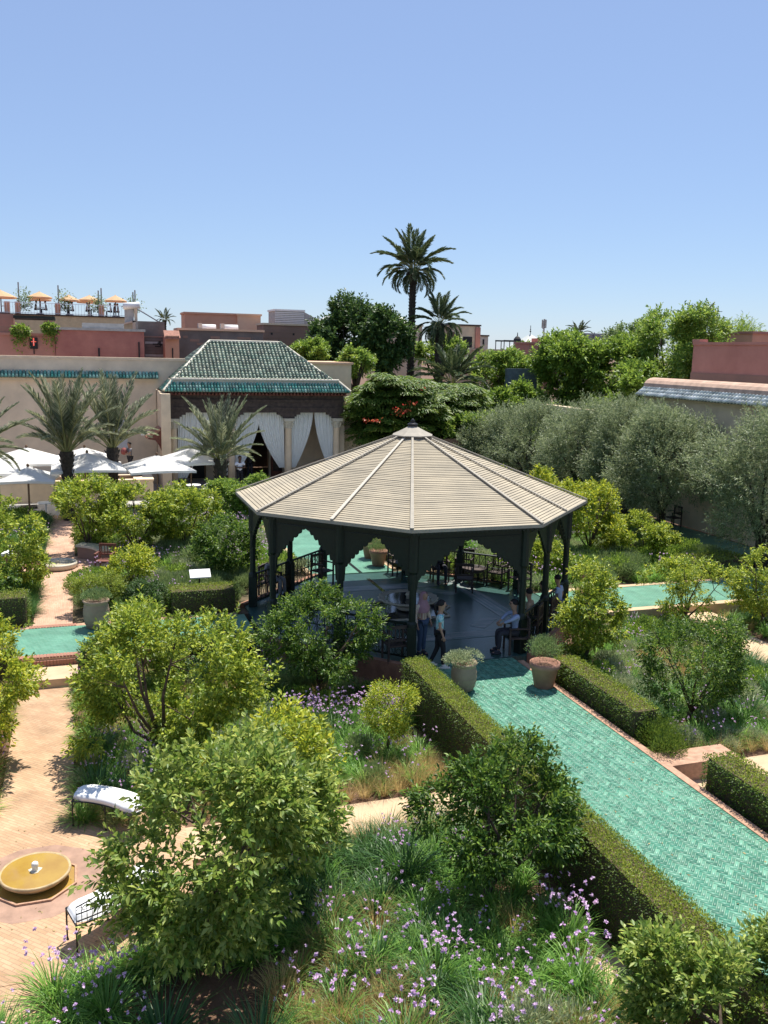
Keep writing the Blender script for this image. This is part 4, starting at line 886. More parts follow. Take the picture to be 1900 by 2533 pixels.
a = at(1280, 836, 86); t = thing('dome_lantern', 'small dark ribbed dome beside the pyramid kiosk', 'dome', (a.x, 86, 0)); mb = MB(); mb.lathe([(.42, a.z-.35), (.38, a.z-.1), (.22, a.z+.1), (.05, a.z+.22), (.04, a.z+.5), (.001, a.z+.6)], 10); mb.build('dome', MATS['iron'], t); mb = MB(); mb.lathe([(.4, 0), (.4, a.z-.36)], 10); mb.build('drum', MATS['concrete'], t)
a = at(1247, 842, 85); b = at(1296, 842, 85); t = thing('pergola', 'thin dark roof pergola left of the pyramid kiosk', 'pergola', (a.x, 85, 0)); mb = MB(); L_ = b.x-a.x
mb.box(0, L_, 0, .12, a.z-.1, a.z+.05); mb.box(0, L_, 2, 2.12, a.z-.1, a.z+.05); [mb.tube([(x, y, 0), (x, y, a.z)], .05, 5) for x in (.05, L_*.3, L_*.95) for y in (.06, 2.06)]; mb.build('frame', MATS['iron'], t)
a = at(1347, 789, 95); b = at(1347, 845, 95); t = thing('antenna_mast', 'slim grey telecom mast with panel antennas on the horizon', 'antenna', (a.x, 95, 0)); mb = MB(); mb.tube([(0, 0, 0), (0, 0, a.z)], .09, 6); mb.build('mast', MATS['concrete'], t)
for i in range(5): mb = MB(); mb.cbox((.22*math.cos(i*1.25), .2*math.sin(i*1.25), a.z-.55-.12*(i % 2)), .12, .12, .95); mb.build('panel_antenna', MATS['concrete'], t)
t, X0, W_, Z_ = block('house', 'salmon stepped parapet house between the green trees', 1308, 1368, 851, 70, 6, 'pink_wall', cope='pink_wall')
part_box(t, 'roof_block', 'pink_wall', W_*.55, W_*.88, .5, 2, Z_, Z_+.5); part_box(t, 'recess', 'brown_wall', W_*.2, W_*.75, -.03, 0, Z_-1.8, Z_-.5); mb = MB(); mb.tube([(W_*.93, 1, Z_), (W_*.93, 1, Z_+.9)], .05, 5); mb.build('flue', MATS['iron'], t)
t, X0, W_, Z_ = block('screen_wall', 'blue grey netting screen half hidden in the green trees', 1255, 1330, 912, 58, .3, 'grey_wall', 'screen')
t.children[0].data.materials[0] = mat('netting', (.13, .17, .19), .9, var=.3, vscale=3)
t, X0, W_, Z_ = block('roof_screen', 'grey slatted rooftop screen under the distant palm crown', 1412, 1497, 824, 92, 3, 'concrete')
for i in range(5): part_box(t, 'rail', 'steel', -.05, W_+.05, -.08, -.02, Z_-.25-.2*i, Z_-.18-.2*i)
for i in range(4): part_box(t, 'stanchion', 'steel', W_*i/3.05, W_*i/3.05+.1, -.16, -.08, Z_-1.2, Z_+.1)
t = thing('house', 'large plain salmon pink house block at the right edge', 'building', (27.4, 0, 0)); d_ = fw*FPX+rt*(1716-CX)-u2*(853-CY); yf = d_[1]*27.4/d_[0]; zt_ = CH+d_[2]*27.4/d_[0]
part_box(t, 'wall', 'pink_wall', 0, 9, 18, yf, 0, zt_); part_box(t, 'parapet', 'pink_wall', -.06, .25, 18, yf, zt_, zt_+.12); part_box(t, 'corner_knob', 'pink_wall', -.07, .4, yf-.5, yf+.02, zt_+.12, zt_+.26); part_box(t, 'seam', 'brown_wall', -.012, 0, yf-5.2, yf-5.16, 3, zt_); part_box(t, 'plinth_band', 'brown_wall', -.05, 0, 18, yf, 5.0, 6.75)
t, X0, W_, Z_ = block('house', 'smaller salmon roof block rising behind the pink house', 1862, 2100, 829, 47, 6, 'orange_wall', cope='pink_wall')
for px, py, l in ((517, 811, 'small white rounded roof unit before the orange roof room, left'), (572, 812, 'small white rounded roof unit before the pale peach face of the roof room')):
    a = at(px, py, 64); t = thing('roof_unit', l, 'air conditioner', (a.x, 64, a.z-.3)); mb = MB(); mb.tube([(-.5, 0, .25), (.45, 0, .25)], .3, 12); mb.build('drum', MATS['white_paint'], t, True); mb = MB(); mb.box(-.75, -.5, -.25, .25, 0, .6); mb.build('fan_box', MATS['concrete'], t)
# roof terrace with sunshades
TY = 98
t, X0, W_, Z_ = block('terrace_building', 'cream building carrying the open roof terrace restaurant', -90, 312, 781, TY, 14, 'yellow_wall', cope='wood_dark'); TZ = Z_+.14; TB = t
rl = thing('terrace_railing', 'thin white rooftop railing along the terrace restaurant edge', 'railing', (X0, TY+.1, TZ)); mb = MB(); x = 0
while x < W_: mb.box(x, x+.03, 0, .03, 0, 1.05); x += .28
for zz in (.08, 1.05): mb.box(0, W_, 0, .04, zz, zz+.045)
o = mb.build('bars', MATS['white_paint'], rl); o['kind'] = 'stuff'
for px, lab in ((18, 'terracotta roof terrace pier nearest the left edge'), (44, 'peach pier with climbing plants and tall post, second from left'), (143, 'peach pier under the thin post near the middle sunshades'), (251, 'orange pier right of the middle sunshades')):
    a = at(px, 770, TY+.3); t = thing('terrace_pier', lab, 'pier', (a.x, TY+.5, TZ)); mb = MB(); mb.box(-.25, .25, -.25, .25, 0, 1.15); mb.build('pier', MATS['orange_wall'], t)
for px, pyt, lab in ((44, 697, 'tall thin post with leafy climber at the far left of the roof terrace'), (143, 705, 'tall thin post with leafy climber beside the second sunshade'), (250, 712, 'tall thin post right of the orange sunshades'), (334, 717, 'tall thin post by the water tank'), (243, 718, 'short leafy post close to the orange pier'), (329, 722, 'leafy stem post beside the water tank')):
    a = at(px, pyt, TY+.5); t = thing('terrace_post', lab, 'post', (a.x, TY+.9, TZ)); mb = MB(); mb.tube([(0, 0, 0), (0, 0, a.z-TZ)], .07, 6); mb.build('post', MATS['concrete'], t)
    if px not in (250, 334):
        rg = np.random.default_rng(px); k = 420; P = np.stack([rg.normal(.5 if px < 200 else 0, .38, k), rg.normal(0, .3, k), rg.uniform(.6, a.z-TZ-.3, k)*rg.uniform(.5, 1, k)], 1); V, F = leaf_arrays(P, sph(k, rg, .3), .22, .13, rg); link('climber', npmesh('climber', V, F, MATS['lavender_leaf']), None, t)['kind'] = 'stuff'
def sunshade(px0, px1, pyc, pye, Y, lab):
    a = at(px0, pye, Y); b = at(px1, pye, Y); c = at((px0+px1)/2, pyc, Y); r = (b.x-a.x)/2*1.12; t = thing('roof_sunshade', lab, 'parasol', ((a.x+b.x)/2, Y, TZ), 0, 'sunshades on the roof terrace')
    z0 = a.z-TZ; z1 = c.z-TZ; mb = MB(); mb.lathe([(r, z0-.14), (r, z0), (r*.5, z0+(z1-z0)*.55), (.08, z1), (.001, z1+.1)], 10); mb.build('canopy', MATS['orange_canvas'], t); mb = MB(); mb.tube([(0, 0, 0), (0, 0, z1)], .06, 6); mb.build('pole', MATS['wood_mid'], t); mb = MB(); mb.lathe([(.4, 0), (.4, .1), (.1, .15)], 8); mb.build('foot', MATS['concrete'], t)
sunshade(-35, 38, 718, 733, TY+2, 'pale sunshade cut by the left edge of the photo'); sunshade(69, 126, 722, 734, TY+2, 'orange sunshade right of the first leafy post'); sunshade(146, 195, 730, 741, TY+1.5, 'orange sunshade right of the second leafy post'); sunshade(196, 246, 731, 741, TY+3, 'darker orange sunshade, fourth from the left'); sunshade(260, 311, 731, 743, TY+2, 'orange sunshade nearest the water tank'); sunshade(75, 124, 734, 740, TY+6, 'lower paler sunshade behind the second one'); sunshade(193, 243, 741, 746, TY+7, 'lower paler sunshade behind the fourth one')
# solar water heater and gable
a = at(325, 758, 72); t = thing('water_tank', 'white cylinder solar water heater with sloping panel on the grey roof', 'water heater', (a.x, 72, a.z)); mb = MB(); mb.tube([(-.62, 0, 0), (-.58, 0, 0), (.58, 0, .12), (.62, 0, .12)], [.12, .25, .25, .12], 14); mb.build('tank', MATS['white_paint'], t, True)
mb = MB(); mb.add([(.35, 0, -.1), (.6, 1.2, -.1), (2.3, 1.2, -1.15), (2.2, 0, -1.15), (.35, 0, -.18), (.6, 1.2, -.18), (2.3, 1.2, -1.23), (2.2, 0, -1.23)], [(0, 1, 2, 3), (4, 7, 6, 5), (0, 3, 7, 4), (1, 5, 6, 2), (0, 4, 5, 1), (3, 2, 6, 7)]); mb.build('solar_panel', MATS['steel'], t); part_box(t, 'support', 'cream_warm', .2, .42, -.1, .12, -2.2, -.1); part_box(t, 'support', 'concrete', -.5, .15, 0, .3, -1.4, -.2)
a = at(262, 812, 70); b = at(336, 792, 70); t = thing('house', 'small yellow gable house below the water tank', 'building', (a.x, 70, 0)); L_ = b.x-a.x; mb = MB(); mb.add([(0, 0, 0), (L_, 0, 0), (L_, 0, b.z), (0, 0, a.z), (0, 5, 0), (L_, 5, 0), (L_, 5, b.z), (0, 5, a.z)], [(0, 1, 2, 3), (4, 7, 6, 5), (3, 2, 6, 7), (1, 5, 6, 2), (0, 3, 7, 4)]); mb.build('wall', MATS['yellow_wall'], t)
mb = MB(); mb.add([(-.1, -.1, a.z+.02), (L_, -.1, b.z+.02), (L_, 5, b.z+.02), (-.1, 5, a.z+.02), (-.1, -.1, a.z-.1), (L_, -.1, b.z-.1)], [(0, 1, 2, 3), (0, 4, 5, 1)]); mb.build('roof', MATS['coping'], t)
for i in range(3): part_box(t, 'window', 'black', L_*(.6+.08*i), L_*(.63+.08*i), -.03, 0, a.z-.25, a.z-.05)
part_box(t, 'corner_pier', 'cream_warm', L_-.25, L_, -.1, 0, 4, b.z-.05)
# ------------------------------------------------------------------ hedges
hedge('box_hedge', 'long clipped box hedge along the left side of the near turquoise path', 6.52, 7.02, 4.2, 17.9, -.45, .70, 1, 2800, .036, .019, sparse='w')
hedge('box_hedge', 'clipped hedge right of the path from the red clay pot towards the camera', 10.12, 10.68, 14.3, 17.6, -.4, .52, 2, 1400)
hedge('box_hedge', 'clipped hedge at the lower right edge with square near end', 10.14, 10.72, 6.0, 12.2, -.4, .55, 3, 1500)
hedge('box_hedge', 'dark clipped hedge block left of the upper sand path by the crossing', -4.6, -1.62, 24.75, 25.5, -.06, .82, 4, 1100)
hedge('box_hedge', 'clipped hedge behind the crossing between pots and pavilion, white board above', 2.1, 3.95, 24.8, 25.5, -.06, .70, 5, 1100)
hedge('box_hedge', 'low hedge top seen past the yellow citrus left of the brick step', -4.5, -1.75, 21.4, 21.95, -.42, .50, 6, 1100)
hedge('box_hedge', 'small square clipped hedge right of the brick step', -.12, .75, 21.4, 21.95, -.42, .34, 7, 1100)
hedge('box_hedge', 'low hedge in the south of the crossing, nearest the pavilion on the left', 1.6, 3.9, 21.4, 21.95, -.42, .32, 8, 1100)
hedge('box_hedge', 'clipped hedge beside the two clay pots north of the pavilion', 10.15, 10.7, 28.8, 33.5, -.1, .55, 9, 800)
hedge('box_hedge', 'dark low hedge under the olive trees by the east walk', 19.6, 22.0, 25.0, 26.2, -.1, .55, 10, 500, .07, .03)
for i, (x, y, r, l) in enumerate(((10.55, 13.95, .48, 'rounded rosemary bush at the hedge end, nearer one of two'), (10.45, 14.45, .45, 'rounded rosemary bush touching the hedge, farther one of two'), (10.35, 13.6, .40, 'small rosemary bush beside the brick apron'))):
    rg = np.random.default_rng(60+i); V, F = dome_arrays(60+i, 3600, r*1.05, .75, .06, .014, .8, 12); t = thing('rosemary_bush', l, 'bush', (x, y, -.35)); link('foliage', npmesh('foliage', V, F, MATS['hedge_leaf']), None, t)
# ------------------------------------------------------------------ citrus trees
tree('citrus_tree', 'largest citrus tree in the foreground, dense broad leaves over the round plaza edge', (1.42, 10.45, -.42), 3.05, -.15, 2.70, 15000, .094, .046, 'citrus_big', 101, (.12, 0), 20, .50, .09, group='citrus trees of the garden')
tree('citrus_tree', 'yellow green young citrus tree squeezed behind the largest foreground tree', (2.45, 12.1, -.42), 1.9, .25, 2.15, 3800, .10, .045, 'citrus_yellow', 102, (0, 0), 14, .5, .06, group='citrus trees of the garden')
tree('citrus_tree', 'round dark citrus tree with forked trunk left of the near hedge', (5.42, 10.75, -.42), 2.15, .25, 1.85, 8000, .085, .034, 'citrus_dark', 103, (.05, 0), 16, .50, .06, group='citrus trees of the garden', stems=2, fork=.35)
tree('citrus_tree', 'wide pale green citrus tree right of the long left path', (1.2, 16.6, -.42), 3.5, -.1, 2.65, 13500, .085, .042, 'citrus_leaf', 104, (.1, 0), 20, .46, .08, group='citrus trees of the garden', ry=3.0)
tree('citrus_tree', 'dark glossy orange tree leaning against the front left of the pavilion', (4.88, 18.9, -.42), 2.7, -.05, 2.05, 9000, .085, .034, 'citrus_dark', 105, (0, 0), 20, .46, .07, group='citrus trees of the garden')
tree('citrus_tree', 'bright citrus tree right of the pavilion posts behind the clay pot', (11.95, 19.1, -.42), 1.65, .2, 2.3, 6500, .085, .038, 'citrus_leaf', 106, (0, 0), 18, .46, .06, group='citrus trees of the garden')
tree('citrus_tree', 'leafy citrus treetop filling the bottom right corner', (5.85, 6.3, -.42), 3.2, -.2, 1.50, 17000, .078, .036, 'citrus_big', 107, (.2, -.1), 24, .42, .08, group='citrus trees of the garden', ry=2.3)
tree('citrus_tree', 'round dark orange tree on slim stem in the right bed', (12.3, 15.4, -.42), 2.5, .05, 1.9, 8500, .075, .028, 'citrus_dark', 108, (.05, 0), 20, .44, .055, group='citrus trees of the garden', fork=.3)
tree('citrus_tree', 'airy citrus tree with bent trunk in front of the right crossing path', (16.55, 21.2, -.42), 2.15, .25, 1.68, 4200, .08, .035, 'citrus_leaf', 109, (-.25, 0), 15, .42, .05, group='citrus trees of the garden', fork=.35, n_limb=9)
tree('citrus_tree', 'spreading dome shaped citrus tree before the east walk', (19.7, 28.0, -.1), 2.8, .1, 1.55, 6500, .09, .045, 'citrus_leaf', 110, (0, 0), 18, .44, .05, group='citrus trees of the garden', fork=.3)
tree('citrus_tree', 'citrus tree cut by the right edge beyond the crossing', (18.75, 20.6, -.42), 1.7, .0, 2.05, 5200, .085, .04, 'citrus_leaf', 111, (0, 0), 15, .46, .05, group='citrus trees of the garden')
tree('citrus_tree', 'small citrus cut by the right edge near the sand path', (18.6, 17.6, -.42), 1.6, -.3, .9, 3000, .085, .04, 'citrus_leaf', 112, (0, 0), 12, .46, .05, group='citrus trees of the garden')
tree('citrus_tree', 'yellow green citrus crown just over the right roof slope of the pavilion', (16.9, 31.8, -.1), 3.4, .9, 2.95, 6500, .11, .05, 'citrus_yellow', 113, (0, 0), 18, .44, .06, group='citrus trees of the garden')
tree('citrus_tree', 'yellow green citrus tree at the right roof corner of the pavilion', (17.7, 28.6, -.1), 2.6, .35, 2.85, 7000, .10, .048, 'citrus_yellow', 114, (0, 0), 18, .44, .06, group='citrus trees of the garden')
tree('citrus_tree', 'tall pale citrus tree on the left edge above the stone bench', (-2.55, 28.0, -.06), 2.7, .5, 3.0, 8000, .10, .05, 'citrus_leaf', 115, (0, 0), 20, .44, .06, group='citrus trees of the garden')
tree('citrus_tree', 'darker citrus lower down on the left edge', (-2.9, 26.4, -.06), 1.9, .1, 1.75, 4500, .09, .045, 'citrus_dark', 116, (0, 0), 14, .46, .06, group='citrus trees of the garden')
tree('citrus_tree', 'pale citrus tree right of the upper sand path end', (-.1, 33.0, -.06), 2.3, .4, 2.75, 6000, .11, .05, 'citrus_leaf', 117, (.15, 0), 16, .44, .06, group='citrus trees of the garden')
tree('citrus_tree', 'citrus tree with forked dark trunk, middle of the three in the upper left bed', (1.6, 32.3, -.06), 2.6, .3, 2.6, 7000, .11, .05, 'citrus_leaf', 118, (0, 0), 18, .44, .07, group='citrus trees of the garden')
tree('citrus_tree', 'citrus tree with twisted stems, rightmost of the three in the upper left bed', (3.35, 33.0, -.06), 2.6, .3, 2.35, 6500, .11, .05, 'citrus_leaf', 119, (0, 0), 18, .44, .06, group='citrus trees of the garden', stems=2)
tree('citrus_tree', 'fresh green round citrus below the right white parasol', (5.3, 38.6, -.06), 2.0, .1, 1.75, 4500, .12, .055, 'lime_leaf', 120, (0, 0), 14, .46, .05, group='citrus trees of the garden')
tree('citrus_tree', 'fresh green citrus touching the left roof corner of the pavilion', (6.6, 38.2, -.06), 1.9, .2, 2.0, 4500, .12, .055, 'lime_leaf', 121, (0, 0), 14, .46, .05, group='citrus trees of the garden')
tree('citrus_tree', 'yellow leaved citrus at the left edge beside the long sand path', (-2.05, 17.3, -.42), 2.0, -.1, 2.5, 6500, .085, .042, 'citrus_yellow', 122, (0, 0), 18, .44, .06, group='citrus trees of the garden')
tree('citrus_tree', 'small yellow green citrus among lilac flowers in the upper left bed', (1.15, 27.2, -.06), 1.35, .0, 1.40, 3600, .08, .038, 'citrus_yellow', 123, (0, 0), 14, .46, .04, group='citrus trees of the garden')
tree('citrus_tree', 'citrus branch reaching in from the left edge near the fountain', (-2.75, 13.6, -.42), 1.35, .3, 1.5, 2200, .10, .045, 'citrus_leaf', 124, (.1, 0), 12, .46, .05, group='citrus trees of the garden')
tree('citrus_tree', 'dark citrus seen through the pavilion bays at the left rear', (4.2, 28.4, -.06), 1.9, .3, 2.1, 4200, .10, .045, 'citrus_dark', 125, (0, 0), 14, .46, .05, group='citrus trees of the garden')
tree('citrus_tree', 'dark citrus seen through the rear right bay of the pavilion', (12.9, 30.8, -.06), 2.2, .2, 2.2, 5200, .10, .045, 'citrus_dark', 126, (0, 0), 14, .46, .05, group='citrus trees of the garden')
tree('citrus_tree', 'small citrus in the bed right of the pavilion, left of the clay bowl', (14.6, 26.6, -.06), 1.5, .1, 1.35, 3000, .09, .042, 'citrus_leaf', 127, (0, 0), 12, .46, .05, group='citrus trees of the garden')
# topiary and rounded bushes
tree('topiary_ball', 'yellow green clipped ball on short stem amid lilac flowers', (5.5, 15.7, -.42), 1.08, .05, .98, 4600, .045, .020, 'citrus_yellow', 130, (0, 0), 16, .55, .035, per=9, tl=.12, fork=.5)
tree('round_bush', 'wide rounded olive green bush with bare lower stems right of the upper path', (.1, 25.7, -.06), 1.6, .3, 1.12, 5600, .05, .022, 'hedge_top_leaf', 131, (0, 0), 26, .5, .04, per=9, tl=.08, ry=1.1)
tree('round_bush', 'dark green dense bush right of the wide rounded bush', (1.5, 25.4, -.06), 1.35, -.05, .95, 5600, .06, .024, 'broad_dark', 132, (0, 0), 22, .5, .04, per=9, tl=.1)
tree('round_bush', 'leafy dark shrub between the pale citrus and the turquoise crossing', (2.4, 20.6, -.42), 1.7, -.4, 1.25, 5200, .07, .03, 'broad_dark', 134, (0, 0), 14, .5, .04, per=9, tl=.1)
tree('round_bush', 'fresh green shrub hiding the crossing behind the pale citrus', (1.25, 20.4, -.42), 1.5, -.4, 1.1, 4600, .07, .03, 'citrus_leaf', 135, (0, 0), 14, .5, .04, per=9, tl=.1)
tree('round_bush', 'dark leafy bush above the brick step on its right', (.35, 20.9, -.42), 1.3, -.4, .75, 4200, .07, .03, 'broad_dark', 133, (0, 0), 16, .5, .04, per=9, tl=.1)
# ------------------------------------------------------------------ olives
OL = [((23.1, 25.9, 0), 4.0, .9, 5.75, 'large olive tree with thick bent trunk at the right edge by the east wall', 201),
      ((24.2, 23.4, 0), 3.4, 1.6, 6.1, 'olive tree crown cut by the right edge', 202),
      ((22.9, 31.6, 0), 3.9, .9, 5.35, 'olive tree left of the thick trunked one, leaning over the walk', 203),
      ((23.4, 35.2, 0), 3.4, 1.2, 5.5, 'tall olive crown in the middle of the row by the tiled wall', 204),
      ((23.2, 38.9, 0), 4.2, 1.0, 5.45, 'broad olive tree behind the yellow green citrus', 205),
      ((22.6, 43.5, 0), 4.0, .6, 4.9, 'olive tree next to last on the left of the row', 206),
      ((21.9, 46.5, 0), 3.4, .4, 4.0, 'low silvery olive tree ending the row on the left', 207)]
for i, (loc, sz, zb, zt, lab, sd) in enumerate(OL):
    tree('olive_tree', lab, loc, sz*1.18, zb-.2, zt, 30000, .125, .028, 'olive_leaf', sd, (0, 0), 34, .46, .15 if i != 0 else .2, 'bark_dark', 'olive trees along the east wall', per=14, tl=.42, upw=.9, stems=2, fork=1.0, n_limb=10)
# ------------------------------------------------------------------ trees beyond
def far_tree(name, label, px0, py0, px1, py1, Y, n, L, W, m, seed, ry=None, **k):
    a = at(px0, (py0+py1)/2, Y); b = at(px1, (py0+py1)/2, Y); zt = at((px0+px1)/2, py0, Y).z; zb = at((px0+px1)/2, py1, Y).z
    return tree(name, label, ((a.x+b.x)/2, Y, -.1), b.x-a.x, max(.3, zb), zt, n, L, W, m, seed, (0, 0), k.pop("nb", 26), k.pop("lump", .42), k.pop("tr", .2), "bark_dark", k.pop("group", None), ry=ry, per=12, **k)
far_tree('broadleaf_tree', 'tall dark green tree with ragged crown left of the tall palm', 783, 738, 930, 900, 60, 11000, .26, .12, 'broad_dark', 301, tl=.5, lump=.40)
far_tree('broadleaf_tree', 'dark rounded tree directly left of the tall palm trunk', 895, 765, 1010, 915, 58, 9000, .26, .12, 'broad_dark', 302, tl=.45)
far_tree('broadleaf_tree', 'small bright green shrub tree at the end of the cream roof block', 845, 868, 915, 925, 53, 3500, .18, .09, 'lime_leaf', 303, tl=.3)
far_tree('broadleaf_tree', 'pale shrub tree between the brown house and the dark tree', 725, 845, 815, 890, 57, 3500, .18, .09, 'broad_leaf', 304, tl=.3)
def flame(t, rg, C_, Rr, cc):
    V_ = []
    for k in range(9):
        i = rg.integers(0, len(C_)); d = sph(1, rg, .5)[0]; d[1] = -abs(d[1]); d[2] = abs(d[2]); hx_ = rg.uniform(-2.6, 2.4); hz2 = rg.uniform(-.3, 1.); p = np.array([hx_, -2.35*math.sqrt(max(.05, 1-hz2*hz2*.9))+.1, hz2*1.55+.1])+cc; P = p+rg.normal(0, .15, (14, 3))*np.array([1.4, 1, .4]); V_.append(leaf_arrays(P, sph(14, rg, .6), .18, .12, rg))
    V, F = merge([(a, b, (0, 0, 0), 0, 1.) for a, b in V_]); link('flowers', npmesh('flowers', V, F, MATS['red_flower']), None, t)
far_tree('flame_tree', 'broad feathery flame tree with scattered red flowers above the pavilion roof', 835, 905, 1110, 1135, 48, 34000, .26, .075, 'feather_leaf', 305, ry=5., tl=.7, upw=-.05, extra=flame, nb=40, lump=.34)
far_tree('flame_tree', 'right hand spreading half of the feathery canopy without flowers', 1000, 930, 1225, 1105, 50, 26000, .26, .075, 'feather_leaf', 306, ry=4.5, tl=.7, upw=-.05, nb=34, lump=.34)
far_tree('broadleaf_tree', 'bright green bushy tree right of the lowest palm', 1165, 872, 1330, 1010, 62, 10000, .24, .11, 'lime_leaf', 307, tl=.45)
far_tree('broadleaf_tree', 'green tree below the salmon house, darker underside', 1195, 950, 1345, 1060, 56, 8000, .24, .11, 'broad_leaf', 308, tl=.4)
far_tree('broadleaf_tree', 'tree rising right of the salmon house towards the rooftop screen', 1330, 826, 1480, 1000, 56, 12000, .24, .11, 'broad_leaf', 309, tl=.5)
far_tree('broadleaf_tree', 'large green tree in the centre of the right tree mass', 1435, 835, 1600, 1000, 54, 13000, .24, .11, 'broad_leaf', 310, tl=.5)
far_tree('broadleaf_tree', 'grey green tree peeking above the mass left of the poplar like one', 1500, 798, 1620, 900, 66, 7000, .24, .11, 'lavender_leaf', 311, tl=.5)
far_tree('broadleaf_tree', 'tall airy light green tree left of the pink house', 1590, 772, 1720, 950, 50, 9000, .20, .09, 'lime_leaf', 312, tl=.6, lump=.34)
far_tree('broadleaf_tree', 'light green tree with highest tip right of the airy one', 1675, 770, 1790, 935, 46, 7500, .20, .09, 'lime_leaf', 313, tl=.6, lump=.34)
far_tree('broadleaf_tree', 'dark green tree under the airy light ones behind the olives', 1500, 900, 1640, 1030, 47, 8000, .22, .10, 'broad_leaf', 314, tl=.4)
far_tree('broadleaf_tree', 'wispy yellow green tree behind the pink house', 1780, 805, 1880, 870, 60, 3500, .3, .05, 'lime_leaf', 315, tl=.7)
far_tree('broadleaf_tree', 'yellowish tree in front of the cream house by the palms', 1035, 838, 1140, 905, 64, 5000, .24, .11, 'lime_leaf', 316, tl=.4)
far_tree('broadleaf_tree', 'small round tree beside the pyramid kiosk', 1265, 850, 1320, 905, 74, 2500, .22, .1, 'broad_leaf', 317, tl=.3)
tag(link('far_tree_belt', npmesh('far_tree_belt', *merge([(*dome_arrays(700+i, 5000, 3.4, 4.5, .38, .22, .4, 14), (x, y, -.2), i, s_) for i, (x, y, s_) in enumerate([(19, 62, 1.1), (25, 64, 1.), (31, 62, 1.1), (37, 60, 1.2), (42, 56, 1.2), (31, 55, 1.0), (26, 58, 1.), (47, 66, 1.2), (27, 50, .8), (32, 47, .8), (29.5, 42, .7), (37, 50, .9), (21, 57, .9), (14, 60, .8)])]), MATS['broad_leaf']), None), 'continuous green tree mass behind the olive row', 'trees', kind='stuff')
far_tree('creeper_hedge', 'bright green creeper covered hedge right behind the pavilion roof', 1080, 1030, 1260, 1105, 47.5, 9000, .16, .08, 'lime_leaf', 318, tl=.3, ry=2.5)
mb = MB(); mb.box(17.5, 22.3, 47.2, 47.6, 0, 2.6); t = thing('low_wall', 'dark brown low wall below the bright creeper hedge', 'wall', (0, 0, 0)); mb.build('wall', MATS['brown_wall'], t)
# palms
dF = [frond_mesh(s, 2.5, d, .36, 62, .022, 'date_leaf', .45) for s, d in ((1, .22), (2, .45), (3, .8), (4, 1.15))]
pF = [frond_mesh(s, 3.1, d, .62, 52, .075, 'palm_leaf', .2) for s, d in ((5, .55), (6, 1.1), (7, 1.6), (8, 2.0))]
palm('young date palm with upright grey green fronds, leftmost by the beige wall', at(165, 1117, 40.2).x, 40.2, 0, at(165, 1117, 40.2).z, dF, 36, (1.56, .72), (.25, .22), 1.24, seed=1, group='date palms by the parasols')
palm('young date palm second from left before the notice on the wall', at(278, 1107, 42.6).x, 42.6, 0, at(278, 1107, 42.6).z, dF, 32, (1.56, .66), (.23, .21), 1.2, seed=2, group='date palms by the parasols')
palm('young date palm in front of the portico drapes', at(545, 1135, 42.0).x, 42.0, 0, at(545, 1135, 42.0).z, dF, 38, (1.5, .38), (.30, .25), 1.08, seed=3, group='date palms by the parasols')
palm('date palm mostly outside the left edge, only its arching fronds show', -4.2, 38.0, 0, 3.3, dF, 34, (1.35, -.2), (.22, .2), 1.0, seed=4, group='date palms by the parasols')
a = at(1022, 672, 62)
palm('very tall slender palm towering over the skyline', a.x, 62, 0, a.z, pF, 44, (1.5, -.28), (.26, .22), .90, seed=5, name='tall_palm', bulge=1.9, lean=(.0, 0))
a = at(1088, 800, 60); palm('medium palm with drooping fronds right of the tallest one', a.x, 60, 0, a.z, pF, 38, (1.5, -.7), (.3, .26), .72, seed=6, name='fan_crowned_palm', bulge=1.3)
a = at(1118, 950, 55); palm('lowest palm arching over the flame tree', a.x, 55, 0, a.z, pF, 36, (1.45, -.35), (.25, .22), .9, seed=7, name='arching_palm', bulge=1.2)
a = at(1433, 825, 112); palm('distant palm crown above the rooftop screen', a.x, 112, 0, a.z, pF, 26, (1.45, -.1), (.3, .25), .62, seed=8, name='distant_palm')
a = at(1740, 800, 70); palm('palm crown mixed into the light green tree top', a.x, 70, 0, a.z, pF, 22, (1.45, .1), (.3, .25), .6, seed=9, name='distant_palm')
a = at(407, 792, 125); palm('tiny palm crown behind the grey block tower', a.x, 125, 0, a.z, pF, 20, (1.4, .1), (.25, .2), .5, seed=10, name='distant_palm')
# ------------------------------------------------------------------ planting
plaza_hole = (-.92, 13.05, 2.5)
ground_cover('front_bed', [(-3, 5.5), (6.0, 5.5), (6.1, 12.8), (-3, 12.8)], -.44, 4.2, {'strap': 1.8, 'dark': .7, 'dry': .5}, 1, .75, (.75, 1.15), [plaza_hole, (1.1, 9.6, .9), (-1.0, 11, .8)])
ground_cover('middle_bed', [(-.3, 14.25), (6.15, 14.25), (6.15, 18.9), (4.2, 21.2), (-.3, 21.2)], -.44, 4.4, {'strap': 1.6, 'dark': .4, 'dry': .4, 'lavender': .2, 'silver': .12, 'leafy': .15}, 2, .8, (.7, 1.05))
ground_cover('left_bed', [(-5, 13.5), (-1.8, 13.5), (-1.8, 21.3), (-5, 21.3)], -.44, 4.4, {'strap': .8, 'dry': 1.0, 'dark': .3}, 3, .4, (.7, 1.05), [plaza_hole])
ground_cover('right_bed', [(10.9, 13.9), (16.3, 13.9), (16.3, 21.8), (14.3, 21.8), (11.2, 19.0)], -.44, 4.2, {'strap': 1.1, 'dark': .6, 'dry': .3, 'silver': .3, 'leafy': .3}, 4, .5, (.7, 1.1))
ground_cover('far_right_bed', [(18.2, 13.9), (22, 13.9), (22, 21.8), (18.2, 21.8)], -.44, 3.5, {'strap': 1.1, 'dark': .6, 'dry': .4}, 5, .3, (.7, 1.1))
